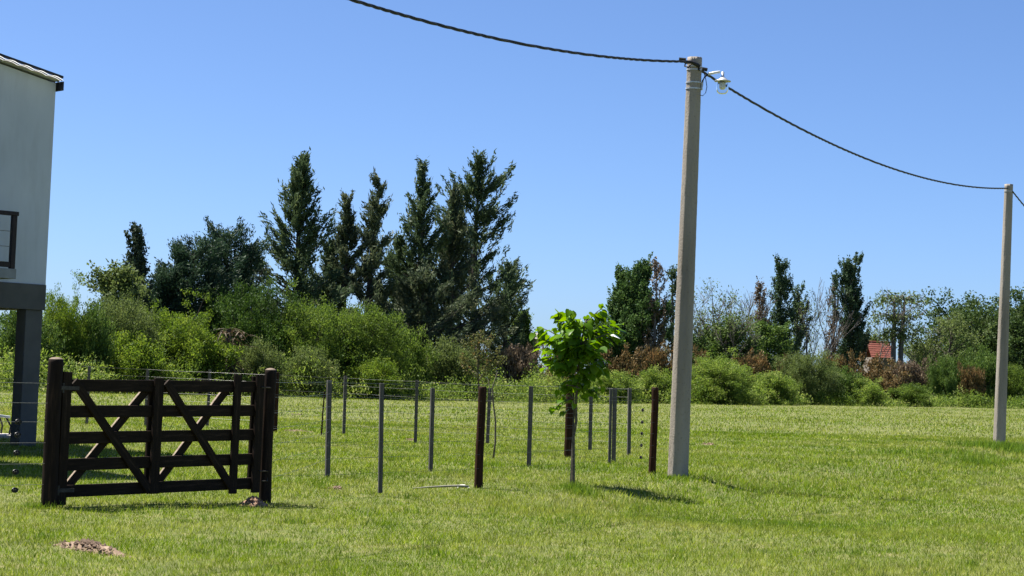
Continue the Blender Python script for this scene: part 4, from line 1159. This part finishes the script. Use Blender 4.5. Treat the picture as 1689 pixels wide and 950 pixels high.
o = MB().tube([(-.38, -.12, .012), (-.2, -.06, .03), (.05, .02, .05), (.22, .05, .06), (.36, .08, .055)], [.006, .011, .014, .016, .016], 8).build('pale_stick', M['palestick'], None, smooth=True, loc=p)
tag(o, 'long pale bent stick lying in the grass left of the brown post', 'stick')
rg = np.random.default_rng(5); p = ground(764, 804)
Vv = [(x * .05 + rg.normal(0, .008), y * .05 + rg.normal(0, .008), .035 + .02 * rg.uniform() - .01 * (x * x + y * y)) for y in (-1.5, -.5, .5, 1.5) for x in (-1.5, -.5, .5, 1.5)]
o = MB().add(Vv, [(4 * j + i, 4 * j + i + 1, 4 * j + i + 5, 4 * j + i + 4) for j in range(3) for i in range(3)]).build('white_scrap', M['rag'], None, loc=p)
tag(o, 'crumpled white scrap at the end of the pale stick', 'litter')

# ------------------------------------------------------------------ grass
def blades(seed, n, d0, d1, hscale=1.0, wmul=1.0, power=1.0):
    rng = np.random.default_rng(seed)
    d = d0 * (d1 / d0) ** (rng.uniform(0, 1, n) ** power)
    x = rng.uniform(-.40, .40, n) * d
    keep = np.ones(n, bool)
    for (p_, r_) in BARE:
        rr = ((x - p_.x) ** 2 + (d - p_.y) ** 2) ** .5
        keep &= ~((rr < r_ * .6) & (rng.uniform(size=n) < .8))
    x, d = x[keep], d[keep]; n = len(x)
    z = terrain(x, d)
    nz = np.sin(x * 2.1 + 1.3 * np.sin(d * .9)) * np.sin(d * 1.7 + np.sin(x * 1.1))
    cl = np.sin(x * 7.3 + 2 * np.sin(d * 5.1)) * np.sin(d * 6.1 + 2 * np.sin(x * 4.7))
    hgt = (.028 + .030 * rng.uniform(0, 1, n) ** 2 + .008 * nz + .008 * cl) * hscale * np.clip(d / 22, 1, 1.35)
    sw = (x - 1.75) * DIR_ROAD[1] - (d - 26.8) * DIR_ROAD[0]; al = (x - 1.75) * DIR_ROAD[0] + (d - 26.8) * DIR_ROAD[1]
    hgt *= 1 + .7 * np.exp(-((sw - .2) / .6) ** 2) * (al > -4) * (al < 25)
    wid = .0058 * np.clip(d / 15, .9, 6) * rng.uniform(.6, 1.4, n) * wmul
    az = rng.uniform(0, 6.28, n); ln = hgt * rng.uniform(.1, 1.1, n); ld = rng.uniform(0, 6.28, n)
    A = np.stack([np.cos(az) * wid / 2, np.sin(az) * wid / 2, np.zeros(n)], 1)
    B = np.stack([x, d, z - .004], 1)
    Tp = B + np.stack([np.cos(ld) * ln, np.sin(ld) * ln, hgt], 1)
    V = np.stack([B - A, B + A, Tp], 1).reshape(-1, 3)
    return V, np.arange(3 * n).reshape(n, 3), np.clip(rng.normal(.43, .27, n) + .08 * nz + .07 * cl, 0, 1)
V1, F1, T1 = blades(501, 680000, 12.5, 60, power=.95)
V2, F2, T2 = blades(502, 130000, 55, 150, 1.5, 1.2)
V = np.concatenate([V1, V2]); Fq = np.concatenate([F1, F2 + len(V1)]); T = np.concatenate([T1, T2])
o = obj('grass', mesh_np('grass', V, Fq, M['grass'], T)); tag(o, 'short mown grass with dry straw patches', 'grass', kind='stuff')

# taller weeds: round the far pole, the sapling foot, in the swale
rng = np.random.default_rng(520)
spots = [(ground(px, py), r_, n_, h_) for px, py, r_, n_, h_ in ((945, 808, .22, 500, .13), (965, 815, .25, 300, .10), (1660, 742, 1.1, 1500, .22), (1610, 757, 1.3, 800, .15), (1490, 748, .8, 350, .15), (1545, 763, 1.0, 350, .12), (1610, 766, .5, 500, .2),
         (1689, 745, 1.2, 1500, .2), (650, 760, .25, 90, .16), (530, 800, .2, 60, .16), (1230, 800, .8, 500, .08), (1330, 806, .9, 600, .09), (1045, 838, .6, 500, .08), (940, 862, .8, 500, .07), (1300, 868, 1.0, 600, .08), (70, 838, .2, 200, .1), (1118, 790, .3, 200, .08))]
for _ in range(260):                                   # scattered tufts that the mower missed
    dd = 14 * (60 / 14) ** rng.uniform(); xx = rng.uniform(-.34, .34) * dd
    spots.append((Vector((xx, dd, 0)), rng.uniform(.08, .3), int(rng.integers(14, 60)), rng.uniform(.05, .10)))
LV, LT = [], []
for (p_, r_, n_, h_) in spots:
    x = p_.x + rng.normal(0, r_ * .5, n_); y = p_.y + rng.normal(0, r_ * .6, n_); z = terrain(x, y)
    hh = h_ * rng.uniform(.4, 1.15, n_); az = rng.uniform(0, 6.28, n_); ld = rng.uniform(0, 6.28, n_); ln = hh * rng.uniform(.1, .7, n_); wd = .011 * np.clip(p_.y / 25, 1, 2)
    A = np.stack([np.cos(az) * wd / 2, np.sin(az) * wd / 2, np.zeros(n_)], 1); B = np.stack([x, y, z - .005], 1)
    LV.append(np.stack([B - A, B + A, B + np.stack([np.cos(ld) * ln, np.sin(ld) * ln, hh], 1)], 1).reshape(-1, 3)); LT.append(rng.uniform(0, 1, n_))
V = np.concatenate(LV)
o = obj('tall_weeds', mesh_np('tall_weeds', V, np.arange(len(V)).reshape(-1, 3), M['weeds'], np.concatenate(LT))); tag(o, 'tufts of taller dark green weeds round the poles and swale', 'weeds', kind='stuff')
